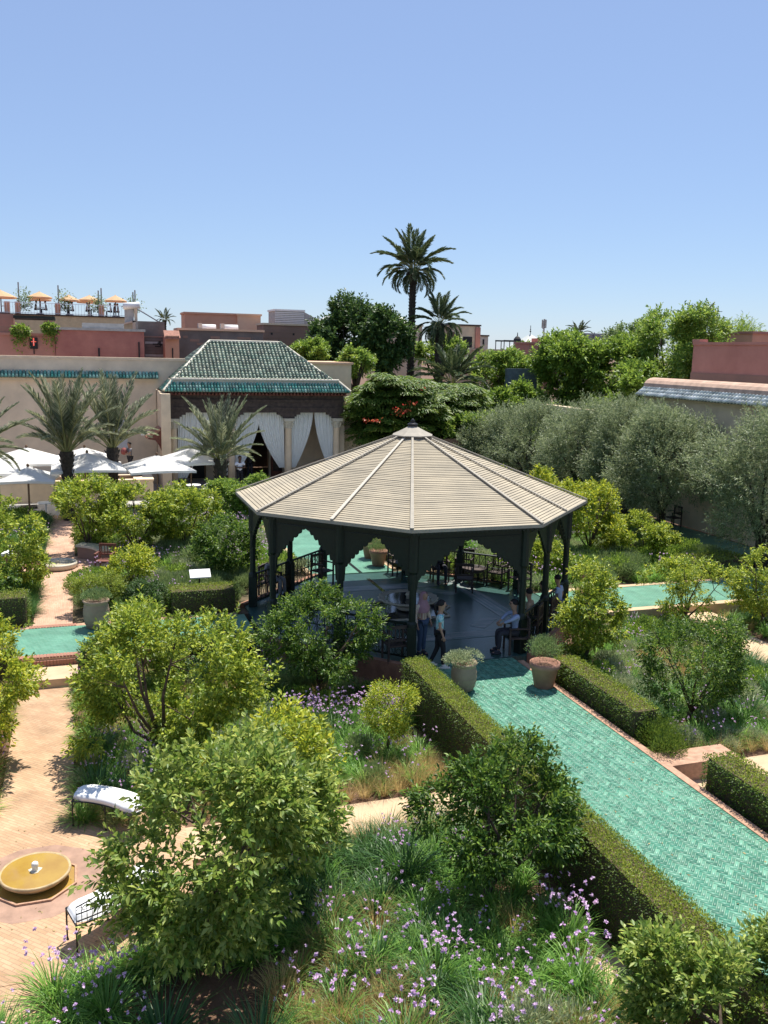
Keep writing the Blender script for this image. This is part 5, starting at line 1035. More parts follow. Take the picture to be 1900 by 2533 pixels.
ground_cover('near_right_bed', [(10.9, 5.5), (15, 5.5), (15, 11.7), (10.9, 11.7)], -.44, 3.5, {'strap': 1.1, 'dark': .4, 'dry': .8}, 6, .3, (.7, 1.1))
ground_cover('north_left_bed', [(-.35, 25.6), (3.9, 25.6), (5.4, 28.5), (6.8, 28.8), (6.8, 41), (-.35, 41)], -.06, 3.2, {'strap': 1.2, 'lavender': .7, 'silver': .45, 'leafy': .5}, 7, .9, (.8, 1.25), [(-1.05, 31.4, 1.9)])
ground_cover('north_far_left_bed', [(-6, 25.6), (-1.6, 25.6), (-1.6, 41), (-6, 41)], -.06, 3., {'strap': 1.2, 'dark': .6, 'leafy': .4}, 8, .9, (.8, 1.2), [(-1.05, 31.4, 1.9)])
ground_cover('north_right_bed', [(10.8, 28.6), (13.4, 25), (22, 25), (22, 41), (10.8, 41)], -.06, 2.6, {'strap': .9, 'lavender': .5, 'leafy': 1.0, 'silver': .3}, 9, .4, (.9, 1.4))
# individually readable plants
PL = [('dark', 4.35, 11.55, -.43, 'large dark arching strap leaf clump centre foreground below the sand path', 1.35, 0), ('dark', 5.6, 12.0, -.43, 'dark strap leaf clump directly behind the round citrus trunk', 1.2, 0), ('dark', 3.3, 12.2, -.43, 'dark strap leaf clump right of the largest citrus tree', 1.15, 0),
 ('strap', 5.95, 9.5, -.43, 'tall strap leaf clump with lilac heads at the foot of the long hedge', 1.35, 2), ('strap', 5.6, 8.7, -.43, 'wide grassy clump below the hedge, nearest the bottom right tree', 1.4, 2), ('strap', 3.1, 9.7, -.43, 'strap leaf clump with pink lilac heads right of the largest citrus', 1.2, 2), ('strap', 3.9, 9.3, -.43, 'bright strap clump in the centre of the bottom flower drift', 1.3, 3), ('strap', 3.2, 8.4, -.43, 'flowering strap clump at the bottom centre edge', 1.3, 3), ('strap', 2.6, 9.0, -.43, 'flowering strap clump left of the bottom centre', 1.2, 2), ('strap', 4.3, 8.1, -.43, 'flowering strap clump left of the pale silver bush', 1.25, 3),
 ('silver', 4.75, 8.0, -.43, 'pale silver green bush at the bottom edge', 1.5, 0), ('dry', 5.1, 7.8, -.43, 'blond feather grass tuft right of the pale silver bush', 1.3, 0), ('dry', 5.35, 9.9, -.43, 'blond feather grass tuft under the round citrus tree', 1.1, 0), ('dry', 3.55, 10.6, -.43, 'golden grass tuft between the foreground trees', 1.2, 0), ('dry', 3.0, 10.9, -.43, 'golden grass tuft under the largest tree on its right', 1.1, 0),
 ('strap', .0, 9.9, -.43, 'flowering clump at the lower left beside the plaza', 1.25, 2), ('strap', -.6, 10.4, -.43, 'flowering clump at the left bottom along the plaza border', 1.2, 2), ('dark', .6, 9.2, -.43, 'dark strap clump in the shade under the largest tree', 1.3, 0), ('dark', 1.6, 8.7, -.43, 'dark strap clump at the bottom left of centre', 1.3, 0), ('dark', .5, 12.1, -.43, 'dark grass clump behind the near white bench', 1.0, 0),
 ('dark', 0.0, 17.3, -.43, 'dark grassy clump on the right border of the long path, farther one', 1.0, 0), ('dark', 0.0, 15.6, -.43, 'dark grassy clump on the right border of the long path, nearer one', 1.25, 0), ('dark', .45, 15.2, -.43, 'dark clump beside the far white bench', 1.1, 0), ('dry', -.1, 16.5, -.43, 'tawny grass tuft leaning over the right path border, middle one', 1.0, 0), ('dry', -.05, 18.6, -.43, 'tawny grass tuft leaning over the right path border, upper one', 1.0, 0), ('dry', -.05, 14.9, -.43, 'tawny grass tuft at the far bench legs', 1., 0), ('dry', .0, 20.6, -.43, 'pale grass tuft at the foot of the right step corner', 1., 0),
 ('silver', 3.1, 18.1, -.43, 'grey green bush left of the lilac drift at the pavilion plinth', 1.3, 0), ('silver', 13.0, 17.6, -.43, 'pale santolina bush right of the clay pot hedge', 1.4, 0), ('silver', 11.8, 17.0, -.43, 'creamy low bush behind the clipped right hedge', 1.35, 0), ('lavender', 4.2, 16.6, -.43, 'olive toned wispy bush left of the clipped ball', 1.2, 0), ('lavender', 3.6, 15.2, -.43, 'wispy bush above the golden grass edging', .9, 0),
 ('silver', 3.4, 27.7, -.06, 'grey domed bush beside the white notice board', 1.3, 0), ('lavender', 3.6, 30.2, -.06, 'grey lavender mound in the upper left bed, nearer', 1.8, 0), ('lavender', 4.2, 31.8, -.06, 'grey lavender mound in the upper left bed, middle', 1.9, 0), ('lavender', 4.5, 34.6, -.06, 'grey lavender mound in the upper left bed, farthest', 1.8, 0), ('silver', 5.8, 33.5, -.06, 'silvery shrub left of the pavilion roof corner', 1.9, 0), ('leafy', 15.9, 25.9, -.06, 'broad leafy shrub beside the small clay bowl', 1.6, 0), ('leafy', 17.2, 25.9, -.06, 'reddish leafy shrub before the dome shaped citrus', 1.5, 0), ('lavender', 16.0, 28.0, -.06, 'pale mound shrub right of the pavilion posts', 1.7, 0),
 ('dark', 15.8, 20.2, -.43, 'dark strap clump under the airy citrus tree', 1.2, 0), ('dark', 13.6, 15.1, -.43, 'dark strap clump right of the slim orange stem', 1.3, 0), ('dark', 11.5, 15.8, -.43, 'dark strap clump left of the slim orange stem', 1.2, 0), ('silver', 14.2, 15.9, -.43, 'pale bush at the right edge behind the slim orange tree', 1.4, 0)]
for k, x, y, z, lab, sc, fl in PL: plant(k, x, y, z, lab, sc, fl, group={'strap': 'society garlic clumps', 'dark': 'dark strap leaf clumps', 'dry': 'feather grass tufts', 'silver': 'santolina bushes', 'lavender': 'lavender bushes', 'leafy': 'leafy shrubs'}[k])
for i in range(9): plant('dry', 3.15+.34*i, 14.2+rnd.uniform(-.06, .06), -.43, 'golden feather grass in the row edging the middle sand path', .85+rnd.uniform(0, .2), 0, group='golden grass row above the middle path')
for i in range(9): plant('dry', 3.3+.33*i, 12.75+rnd.uniform(-.08, .08), -.43, 'golden feather grass along the near side of the middle sand path', .8+rnd.uniform(0, .2), 0, group='golden grass row below the middle path')
for i in range(10): plant('dry', 10.95+.34*i, 13.85+rnd.uniform(-.06, .06), -.43, 'golden feather grass edging the right sand path', .85+rnd.uniform(0, .2), 0, group='golden grass row by the right sand path')
for i in range(16): plant('dry', -1.85+rnd.uniform(-.08, .05), 15.6+.36*i, -.43, 'tawny feather grass along the left border of the long path', .8+rnd.uniform(0, .3), 0, group='tawny grass along the left path border')
for i in range(11): plant('strap', 3.7+.26*i, 17.35+rnd.uniform(-.25, .2)-(.25*max(0, i-6)*.3), -.43, 'lilac flowering clump in the drift before the pavilion plinth', 1.0+rnd.uniform(0, .2), 3, group='lilac drift at the pavilion plinth')
rg = np.random.default_rng(6); P = np.concatenate([np.stack([rg.uniform(7.15, 9.8, 150), rg.uniform(7, 19, 150), np.full(150, .008)], 1), np.stack([rg.uniform(-2.4, .8, 160), rg.uniform(11.2, 15, 160), np.full(160, -.39)], 1)]); V, F = leaf_arrays(P, unit(rg.normal(0, 1, (len(P), 3))*[1, 1, .12]), .05, .025, rg, .1, .0); tag(link('path_litter', npmesh('path_litter', V, F, mat('dry_leaf', (.34, .26, .12), .9, island=.4)), None), 'few dry leaves scattered over the tiled path and plaza', 'leaf litter', kind='stuff')
# fallen leaves and litter on the soil
rg = np.random.default_rng(5); P = np.stack([rg.uniform(-2, 15, 2600), rg.uniform(5.5, 21, 2600), -.44*np.ones(2600)], 1); P = P[(P[:, 0] < 6.2) | (P[:, 0] > 10.8)]; V, F = leaf_arrays(P, unit(rg.normal(0, 1, (len(P), 3))*[1, 1, .15]), .07, .035, rg, .1, .0); tag(link('leaf_litter', npmesh('leaf_litter', V, F, mat('dead_leaf', (.30, .20, .10), .9, island=.4)), None), 'dry fallen leaves on the bare soil', 'leaf litter', kind='stuff')
# ------------------------------------------------------------------ terrace furniture
t = thing('planter_wall', 'low cream planter wall with peach sunlit top behind the parasol poles', 'planter', (0, 45, 0)); mb = MB(); mb.box(-7, 3.1, 0, .22, 0, .93); mb.box(-7, 3.1, 1.7, 1.9, 0, .93); mb.box(2.9, 3.1, .22, 1.7, 0, .93); mb.build('wall', MATS['cream_warm'], t)
mb = MB(); mb.box(-7, 3.14, -.04, .3, .93, 1.0); mb.box(2.2, 3.14, .3, 1.95, .93, 1.0); mb.box(-7, 2.2, 1.65, 1.95, .93, 1.0); mb.build('coping', MATS['coping'], t); mb = MB(); mb.box(-7, 2.9, .22, 1.7, .1, .8); mb.build('soil', MATS['soil'], t)
for i, (x, l) in enumerate(((-3.6, 'leafy plants in the planter at the left edge'), (-.1, 'broad leaf plant in the planter between the palms'), (.9, 'green plant in the planter behind the middle parasols'))):
    q = plant('leafy', x, 46, .8, l, 1.5, 0, 'planter_plant')
t = thing('planter_stone', 'dark rock ornament lying on the planter wall corner', 'rock', (2.35, 46.2, 1.0)); mb = MB(); mb.lathe([(.001, 0), (.3, .02), (.36, .15), (.25, .3), (.001, .36)], 9); mb.v = [(x*(1+.2*math.sin(7*z+x*9)), y*.7, z) for x, y, z in mb.v]; mb.build('rock', MATS['wood_dark'], t, True)
def parasol(x, y, ht, hs, rz, lab, drop=.62, sag=.0):
    t = thing('white_parasol', lab, 'parasol', (x, y, 0), rz, 'white parasols on the terrace'); mb = MB(); n = 8; vs_ = []; rows = 7
    hb = ht-drop; G = []
    for j in range(rows+1):
        r = j/rows
        for k in range(32):
            a = k/32*4; e = int(a); f = a-e; c = [(-1, -1), (1, -1), (1, 1), (-1, 1)]; p, q = c[e % 4], c[(e+1) % 4]; X = (p[0]+(q[0]-p[0])*f)*hs*r; Y_ = (p[1]+(q[1]-p[1])*f)*hs*r
            edge = math.sin(math.pi*f)
            z = ht-drop*r**1.02-.05*edge*r*(1-r)*4*0+.035*edge*r-.05*math.sin(math.pi*r)*abs(math.sin(2*math.pi*f)); G.append((X*(1-.035*edge*r), Y_*(1-.035*edge*r), z))
    fs_ = [(j*32+k, j*32+(k+1) % 32, (j+1)*32+(k+1) % 32, (j+1)*32+k) for j in range(rows) for k in range(32)]
    mb.add(G, fs_); o = mb.build('canopy', MATS['canvas'], t)
    vl = MB(); b = G[-32:]; vl.add(b+[(p[0], p[1], p[2]-.10) for p in b], [(k, (k+1) % 32, 32+(k+1) % 32, 32+k) for k in range(32)]); vl.build('valance', MATS['canvas'], t)
    mb = MB(); mb.tube([(0, 0, 0), (0, 0, ht+.02)], .03, 8); mb.build('pole', MATS['wood_mid'], t); mb = MB(); mb.lathe([(.06, 0), (.06, .05), (.045, .1), (.001, .14)], 8, (0, 0, ht)); mb.build('finial', MATS['wood_mid'], t)
    mb = MB(); mb.cbox((0, 0, .04), .7, .7, .08); mb.build('base', MATS['iron'], t); mb = MB()
    for sx, sy in ((1, 1), (1, -1), (-1, 1), (-1, -1)): mb.tube([(0, 0, ht-.1), (sx*hs*.95, sy*hs*.95, hb-.02)], .014, 4); mb.tube([(0, 0, ht-.75), (sx*hs*.5, sy*hs*.5, ht-drop*.5-.03)], .014, 4)
    mb.build('ribs', MATS['wood_mid'], t); return t
parasol(4.72, 43.0, 2.72, 1.38, R_(12), 'separate white parasol standing highest before the portico drapes', .60)
parasol(3.02, 41.2, 2.62, 1.42, R_(8), 'flat white parasol just left of the first portico column', .58)
parasol(.05, 41.6, 2.72, 1.55, R_(2), 'near white parasol between the two left palms, creased canopy', .62)
parasol(-.05, 43.9, 2.72, 1.5, R_(2), 'white parasol half hidden behind the one between the palms', .62)
parasol(-2.55, 43.6, 2.78, 1.55, R_(5), 'rear white parasol left of the first palm', .62)
parasol(-2.35, 40.6, 2.28, 1.15, R_(-4), 'smaller lower white parasol on the left, nearest the citrus', .5)
parasol(-3.6, 41.6, 2.62, 1.45, R_(5), 'white parasol cut by the left edge of the photo', .6)
def cafe_chair(x, y, rz, lab, m='white_paint'):
    t = thing('garden_chair', lab, 'chair', (x, y, 0), rz, 'white terrace chairs'); mb = MB(); mb.lathe([(.001, .44), (.2, .44), (.22, .45), (.2, .47), (.001, .48)], 12); mb.build('seat', MATS[m], t)
    mb = MB(); mb.tube([(.2*math.cos(a), .2*math.sin(a), .78-.1*abs(a-1.57)) for a in [i*.39 for i in range(9)]], .018, 5)
    for a in (0.1, .8, 1.57, 2.3, 3.0): mb.tube([(.2*math.cos(a), .2*math.sin(a), .46), (.2*math.cos(a), .2*math.sin(a), .76-.1*abs(a-1.57))], .01, 4)
    mb.build('backrest', MATS[m], t)
    for a in (.78, 2.35, 3.93, 5.5): mb = MB(); mb.tube([(.16*math.cos(a), .16*math.sin(a), .45), (.23*math.cos(a), .23*math.sin(a), 0)], .012, 5); mb.build('leg', MATS[m], t)
def cafe_table(x, y, lab, r=.36, m='white_paint', name='round_table'):
    t = thing(name, lab, 'table', (x, y, 0), 0, 'white terrace tables'); mb = MB(); mb.lathe([(.001, .70), (r, .70), (r, .73), (.001, .735)], 20); mb.build('table_top', MATS[m], t)
    mb = MB(); mb.tube([(0, 0, .1), (0, 0, .7)], .03, 6); mb.build('stem', MATS[m], t); mb = MB()
    for k in range(3): a = k*2.09; mb.tube([(0, 0, .14), (.26*math.cos(a), .26*math.sin(a), .0)], .02, 5)
    mb.build('foot', MATS[m], t)
cafe_table(5.0, 44.6, 'round white table between the chairs under the highest parasol'); cafe_chair(4.45, 44.9, R_(90), 'white chair left of the round table under the highest parasol'); cafe_chair(5.6, 44.8, R_(-70), 'white chair right of the round table by the palm trunk')
cafe_table(3.9, 40.8, 'round white table showing just above the citrus below the first column'); cafe_chair(4.4, 40.6, R_(-60), 'white chair above the fresh green citrus'); cafe_chair(3.2, 40.9, R_(70), 'white chair half hidden left of the citrus top'); cafe_table(-1.7, 40.6, 'white table top seen over the left citrus trees'); cafe_chair(-1.1, 40.9, 0., 'white chair over the left citrus trees'); cafe_table(.9, 40.6, 'white table behind the pale citrus by the palms')
# wall notice, side awning, floodlight
t = thing('wall_notice', 'pale paper notice board on the beige wall behind the second palm', 'notice', (1.75, 50.16, 2.75)); mb = MB(); mb.box(-.42, .42, 0, .03, -.75, .75); mb.build('sheet', mat('notice', (.60, .60, .62), .7, var=.1, vscale=5), t); mb = MB()
for k in range(9): mb.box(-.32, .32-.05*(k % 3), -.004, -.001, .5-.1*k, .53-.1*k)
mb.build('text_lines', MATS['concrete'], t)
a = at(400, 1065, 47.6); t = thing('side_awning', 'small red brown carved wooden awning beside the first portico column', 'awning', (3.72, 47.4, 3.0)); mb = MB(); mb.add([(-.75, 0, -.15), (0, 0, .3), (0, 1.6, .3), (-.75, 1.6, -.15), (-.75, 0, -.25), (0, 0, .2), (0, 1.6, .2), (-.75, 1.6, -.25)], [(0, 1, 2, 3), (4, 7, 6, 5), (0, 4, 5, 1), (3, 2, 6, 7), (0, 3, 7, 4)]); mb.build('roof', MATS['brick_red'], t)
mb = MB(); mb.add([(-.7, -.02, -.26), (0, -.02, .18), (0, -.02, -.9), (-.12, -.02, -.6), (-.3, -.02, -.35)], [(0, 4, 3, 2, 1)]); mb.add([(-.7, .04, -.26), (0, .04, .18), (0, .04, -.9), (-.12, .04, -.6), (-.3, .04, -.35)], [(0, 1, 2, 3, 4)]); mb.build('bracket', MATS['red_wood'], t)
mb = MB(); mb.box(3.72, 4.18, FY-1.5, FY-.12, 0, 5.05); tag(mb.build('corner_pilaster', MATS['cream_warm']), 'cream corner pilaster left of the first portico column', 'pilaster')
t = thing('floodlight', 'small white floodlight at the tip of the red brown awning', 'lamp', (2.85, 47.6, 3.0)); mb = MB(); mb.cbox((0, 0, 0), .22, .14, .18, .3); mb.build('housing', MATS['white_paint'], t); mb = MB(); mb.tube([(.1, 0, 0), (.3, .2, -.05)], .02, 5); mb.build('arm', MATS['white_paint'], t)
# notice board in the bed
a = at(515, 1448, z=.55); t = thing('info_board', 'small tilted white information board on posts above the clipped hedge', 'sign', (3.05, 25.9, -.06)); mb = MB(); mb.add([(-.30, -.15, .88), (.30, -.15, .88), (.30, .12, 1.06), (-.30, .12, 1.06), (-.30, -.15, .85), (.30, -.15, .85), (.30, .12, 1.03), (-.30, .12, 1.03)], [(0, 1, 2, 3), (4, 7, 6, 5), (0, 4, 5, 1), (2, 6, 7, 3), (1, 5, 6, 2), (0, 3, 7, 4)]); mb.build('panel', MATS['white_paint'], t); mb = MB(); mb.tube([(-.02, 0, 0), (-.02, 0, .95)], .025, 6); mb.build('post', MATS['iron'], t)
# ------------------------------------------------------------------ clay pots
def pot(x, y, z, kind, lab, plab=None, s=1., pk='silver', pr=.36, ph=.34):
    t = thing('clay_pot', lab, 'plant pot', (x, y, z), rnd.uniform(0, 6)); t.scale = (s, s, s)
    if kind == 'jar': pf = [(.19, 0), (.23, .03), (.285, .22), (.295, .40), (.27, .55), (.255, .60), (.29, .62), (.30, .66), (.26, .67), (.24, .60), (.001, .58)]
    elif kind == 'bowl': pf = [(.18, 0), (.24, .05), (.36, .34), (.42, .36), (.42, .42), (.37, .42), (.34, .36), (.001, .35)]
    else: pf = [(.21, 0), (.22, .02), (.31, .46), (.34, .47), (.345, .58), (.30, .585), (.28, .52), (.001, .5)]
    mb = MB(); mb.lathe(pf, 36); ob = mb.build('pot', MATS['clay' if kind == 'jar' else 'clay_red'], t, True)
    if kind == 'jar':
        mb = MB()
        for zz, r_ in ((.12, .262), (.22, .287), (.33, .294), (.44, .289), (.53, .273)): mb.tube([(r_*math.cos(a), r_*math.sin(a), zz+.006*math.sin(a*3)) for a in [k*math.pi/12 for k in range(25)]], .007, 4, False)
        mb.build('ridge', MATS['clay'], ob)
    mb = MB(); rs = pf[-2][0] if kind != 'bowl' else .35; mb.lathe([(.001, pf[-1][1]+.012), (rs-.005, pf[-1][1]+.012)], 20); mb.build('soil', MATS['soil'], ob)
    pr *= 1.12; hgt = pf[-1][1]+.02; rg = np.random.default_rng(int(x*100)); V, F = dome_arrays(int(abs(x*37)), 3000, pr*1.1, ph*1.15, .05, .018, .35 if pk != 'hedge' else 1., 12)
    link('plant', npmesh('plant', V+np.array([0, 0, hgt-.03]), F, MATS[{'silver': 'silver_leaf', 'green': 'lime_leaf', 'hedge': 'lavender_leaf'}[pk]]), None, t); return t
pot(7.83, 17.5, 0, 'jar', 'ridged beige clay jar with creamy green plant at the left path edge', s=.98, pk='silver', pr=.36, ph=.32)
pot(9.68, 17.2, 0, 'pot', 'tapered reddish clay pot with feathery bush at the right path edge', s=1.0, pk='hedge', pr=.36, ph=.62)
pot(9.62, 29.2, 0, 'pot', 'clay pot seen through the near bay under the roof, front one of the pair', s=.95, pk='hedge', pr=.36, ph=.42)
pot(9.70, 30.4, 0, 'pot', 'clay pot seen through the near bay under the roof, rear one of the pair', s=.95, pk='hedge', pr=.36, ph=.42)
pot(9.75, 34.0, 0, 'pot', 'distant clay pot farther along the path beyond the pair', s=.9, pk='hedge', pr=.36, ph=.4)
pot(14.35, 23.1, 0, 'bowl', 'wide clay bowl planter left of the right crossing path', s=.95, pk='green', pr=.42, ph=.38)
pot(.12, 24.22, 0, 'jar', 'large grey clay jar partly hidden by the rounded bush at the crossing', s=1.15, pk='hedge', pr=.3, ph=.3)
pot(15.4, 24.9, 0, 'pot', 'small clay pot behind the wide clay bowl', s=.7, pk='green', pr=.3, ph=.4)
# ------------------------------------------------------------------ plaza fountain
t = thing('plaza_fountain', 'round stone basin full of amber water on the plaza at the lower left', 'fountain', (-.92, 13.02, -.396)); t.scale = (.67, .67, .9)
mb = MB()
for r0_, r1_, z0, z1 in ((.88, .93, -.0, .035),):
    po = [(r1_*math.cos(R_(22.5+45*i)), r1_*math.sin(R_(22.5+45*i))) for i in range(8)]; pi2 = [(r0_*math.cos(R_(22.5+45*i)), r0_*math.sin(R_(22.5+45*i))) for i in range(8)]
    for i in range(8):
        a, b, c, d = po[i], po[(i+1) % 8], pi2[(i+1) % 8], pi2[i]; mb.add([(*a, 0), (*b, 0), (*c, 0), (*d, 0), (*a, z1), (*b, z1), (*c, z1), (*d, z1)], [(4, 5, 6, 7), (0, 1, 5, 4), (2, 3, 7, 6)])
mb.build('octagonal_rim', MATS['terracotta'], t); mb = MB(); mb.prism(pi2, .002, .010); mb.build('outer_water', MATS['algae_water'], t)
mb = MB(); mb.lathe([(.50, .008), (.58, .05), (.735, .15), (.755, .18), (.745, .205), (.70, .205), (.68, .185)], 64); mb.build('basin', MATS['ochre_stone'], t, True)
mb = MB(); mb.lathe([(.001, .199), (.712, .199)], 64); mb.build('water', MATS['algae_water'], t); mb = MB(); mb.lathe([(.065, .19), (.062, .25), (.075, .29), (.07, .33), (.04, .35), (.001, .352)], 18); mb.build('spout', MATS['white_paint'], t, True)
mb = MB(); mb.prism([(.13*math.cos(k)*(1+.3*math.sin(3*k)), .13*math.sin(k)) for k in [i*.5236 for i in range(12)]], .200, .204); mb.build('scale_patch', MATS['marble'], t)
mb = MB(); mb.prism([(1.0*math.cos(R_(15+30*i))-.92, 1.0*math.sin(R_(15+30*i))+13.02) for i in range(12)], -.397, -.3945); tag(mb.build('damp_ring', mat('damp', (.40, .25, .18), .8, var=.3, vscale=3)), kind='structure')
t = thing('upper_fountain', 'low round cream stone basin in the middle of the upper sand path', 'fountain', (-1.03, 31.35, .004)); mb = MB(); mb.lathe([(.50, 0), (.60, .02), (.64, .16), (.62, .20), (.56, .20), (.54, .17), (.001, .165)], 40); mb.build('basin', MATS['marble'], t, True); mb = MB(); mb.lathe([(.07, .16), (.07, .27), (.001, .29)], 12); mb.build('spout', MATS['marble'], t, True)
mb = MB(); mb.lathe([(.001, .175), (.55, .175)], 30); mb.build('water', mat('pale_water', (.55, .48, .34), .1), t)
# ------------------------------------------------------------------ curved iron benches with white cushions
def bench(lab, c, rad, a0, a1, z, back=None, w_=.46, hgt=.46):
    """bench following an arc round centre c, radii rad..rad+w_"""
    t = thing('iron_bench', lab, 'bench', (c[0], c[1], z), 0, 'white cushioned iron benches'); n = 22; A_ = [a0+(a1-a0)*k/n for k in range(n+1)]; mb = MB(); V = []
    for i, a in enumerate(A_):
        e = min(i, n-i); w1 = min(w_, w_*(.72+.1*e)); m_ = rad+w_/2; ins = .03 if e == 0 else .0
        for r_, z_ in ((m_-w1/2, hgt), (m_-w1/2+.02, hgt+.075-ins), (m_-w1/4, hgt+.095-ins), (m_+w1/4, hgt+.095-ins), (m_+w1/2-.02, hgt+.075-ins), (m_+w1/2, hgt)): V.append((r_*math.cos(a), r_*math.sin(a), z_))
    F = [(i*6+k, i*6+k+1, (i+1)*6+k+1, (i+1)*6+k) if a1 < a0 else (i*6+k, (i+1)*6+k, (i+1)*6+k+1, i*6+k+1) for i in range(n) for k in range(5)]+[(i*6+5, i*6, (i+1)*6, (i+1)*6+5) for i in range(n)]+[tuple(range(6)), tuple(n*6+k for k in range(5, -1, -1))]
    mb.add(V, F); mb.build('cushion', MATS['cushion'], t, True)
    mb = MB(); 
    for r_ in (rad, rad+w_): mb.tube([(r_*math.cos(a), r_*math.sin(a), hgt-.01) for a in A_], .013, 5)
    mb.tube([(rad*math.cos(a0), rad*math.sin(a0), hgt-.01), ((rad+w_)*math.cos(a0), (rad+w_)*math.sin(a0), hgt-.01)], .013, 5); mb.tube([(rad*math.cos(a1), rad*math.sin(a1), hgt-.01), ((rad+w_)*math.cos(a1), (rad+w_)*math.sin(a1), hgt-.01)], .013, 5); mb.build('seat_frame', MATS['iron'], t)
    for a in (a0, (a0+a1)/2, a1):
        for r_ in (rad+.01, rad+w_-.01):
            mb = MB(); mb.tube([(r_*math.cos(a), r_*math.sin(a), hgt), (r_*math.cos(a), r_*math.sin(a), .03), (r_*math.cos(a)*1.01, r_*math.sin(a)*1.01, 0)], [.012, .012, .022], 5)
            da = (.10 if a == a0 else -.10)*(1 if a1 > a0 else -1)/rad; mb.tube([(r_*math.cos(a), r_*math.sin(a), hgt-.14), (r_*math.cos(a+da*.4), r_*math.sin(a+da*.4), hgt-.05), (r_*math.cos(a+da), r_*math.sin(a+da), hgt-.01)], .008, 4); mb.build('leg', MATS['iron'], t)
    if back:
        r_ = rad+w_+.01; mb = MB(); f_ = lambda a, zz: (r_*math.cos(a), r_*math.sin(a), zz)
        for zz in (hgt+.06, hgt+.16, hgt+.26): mb.tube([f_(a, zz+(.10*math.sin(math.pi*(a-a0)/(a1-a0)) if zz > hgt+.2 else 0)) for a in A_], .009, 4)
        for k in range(0, n+1): mb.tube([f_(A_[k], hgt), f_(A_[k], hgt+.26+.1*math.sin(math.pi*k/n))], .006, 4)
        L_ = abs(a1-a0)*r_; m2 = int(L_/.17)
        for k in range(m2):
            ac = a0+(a1-a0)*(k+.5)/m2
            for s_ in (-1, 1): mb.tube([f_(ac+s_*(.045*math.cos(tt)*(1-.1*tt)+.03)/r_, hgt+.21+.04*math.sin(tt)*(1-.1*tt)) for tt in [q*.7 for q in range(9)]], .005, 3, False)
        mb.build('scroll_back', MATS['iron'], t)
    return t
PC = (-.92, 13.02)
bench('white cushioned bench at the upper right of the plaza, backless', PC, 1.55, R_(71), R_(28), -.396)
bench('white cushioned bench with scrolled iron back at the lower right of the plaza', PC, 1.57, R_(-73), R_(-30), -.396, back=True)
bench('white cushioned bench cut by the left edge of the photo', PC, 1.55, R_(122), R_(160), -.396)
t = thing('stone_bench', 'curved stone bench with white top left of the upper basin', 'bench', (-1.03, 31.4, 0)); 
def arc_box(mb, r0_, r1_, a0, a1, z0, z1, n=12):
    for k in range(n):
        A1, A2 = a0+(a1-a0)*k/n, a0+(a1-a0)*(k+1)/n; P = [(r*math.cos(a), r*math.sin(a)) for r, a in ((r0_, A1), (r1_, A1), (r1_, A2), (r0_, A2))]; mb.prism(P, z0, z1)
mb = MB(); arc_box(mb, 1.35, 1.75, R_(118), R_(170), 0, .42); mb.build('base', MATS['brown_wall'], t); mb = MB(); arc_box(mb, 1.31, 1.79, R_(116), R_(171), .42, .50); mb.build('cushion', MATS['cushion'], t)
t = thing('stone_bench', 'curved stone bench under the citrus right of the upper basin', 'bench', (-1.03, 31.4, 0)); mb = MB(); arc_box(mb, 1.35, 1.75, R_(62), R_(10), 0, .42); mb.build('base', MATS['brown_wall'], t); mb = MB(); arc_box(mb, 1.31, 1.79, R_(64), R_(9), .42, .50); mb.build('cushion', MATS['marble'], t)
# ------------------------------------------------------------------ dark chairs, tables
def wood_chair(x, y, rz, lab, z=0, name='wooden_armchair', m='wood_dark', grp='dark wooden armchairs'):
    t = thing(name, lab, 'chair', (x, y, z), rz, grp); mb = MB(); mb.box(-.26, .26, -.25, .25, .40, .44); mb.build('seat', MATS[m], t)
    mb = MB(); mb.box(-.26, .26, .22, .26, .86, .94); mb.box(-.26, .26, .22, .26, .55, .60)
    for k in range(5): mb.box(-.2+.1*k-.012, -.2+.1*k+.012, .23, .25, .60, .86)
    mb.build('backrest', MATS[m], t)
    for sx in (-1, 1):
        for sy, h in ((-1, .66), (1, .94)): mb = MB(); mb.cbox((sx*.26, sy*.24, h/2), .045, .045, h); mb.build('leg', MATS[m], t)
        mb = MB(); mb.box(sx*.26-.03, sx*.26+.03, -.27, .24, .66, .69); mb.build('armrest', MATS[m], t)
def low_table(x, y, lab, m='green_paint'):
    t = thing('low_table', lab, 'table', (x, y, 0), 0, 'dark tables in the pavilion'); mb = MB(); mb.lathe([(.001, .50), (.42, .50), (.43, .52), (.42, .545), (.001, .545)], 8); mb.build('table_top', MATS[m], t)
    for k in range(4): a = .78+k*1.57; mb = MB(); mb.tube([(.33*math.cos(a), .33*math.sin(a), .5), (.36*math.cos(a), .36*math.sin(a), 0)], .025, 5); mb.build('leg', MATS[m], t)
    mb = MB(); mb.lathe([(.33, .42), (.33, .5)], 8); mb.build('apron', MATS[m], t)
low_table(10.0, 27.3, 'dark low table behind the centre post at the rear of the pavilion'); wood_chair(9.9, 27.95, 0, 'dark armchair behind the low table next to the rear opening'); low_table(11.9, 26.1, 'dark table in the rear right bay of the pavilion', 'wood_dark')
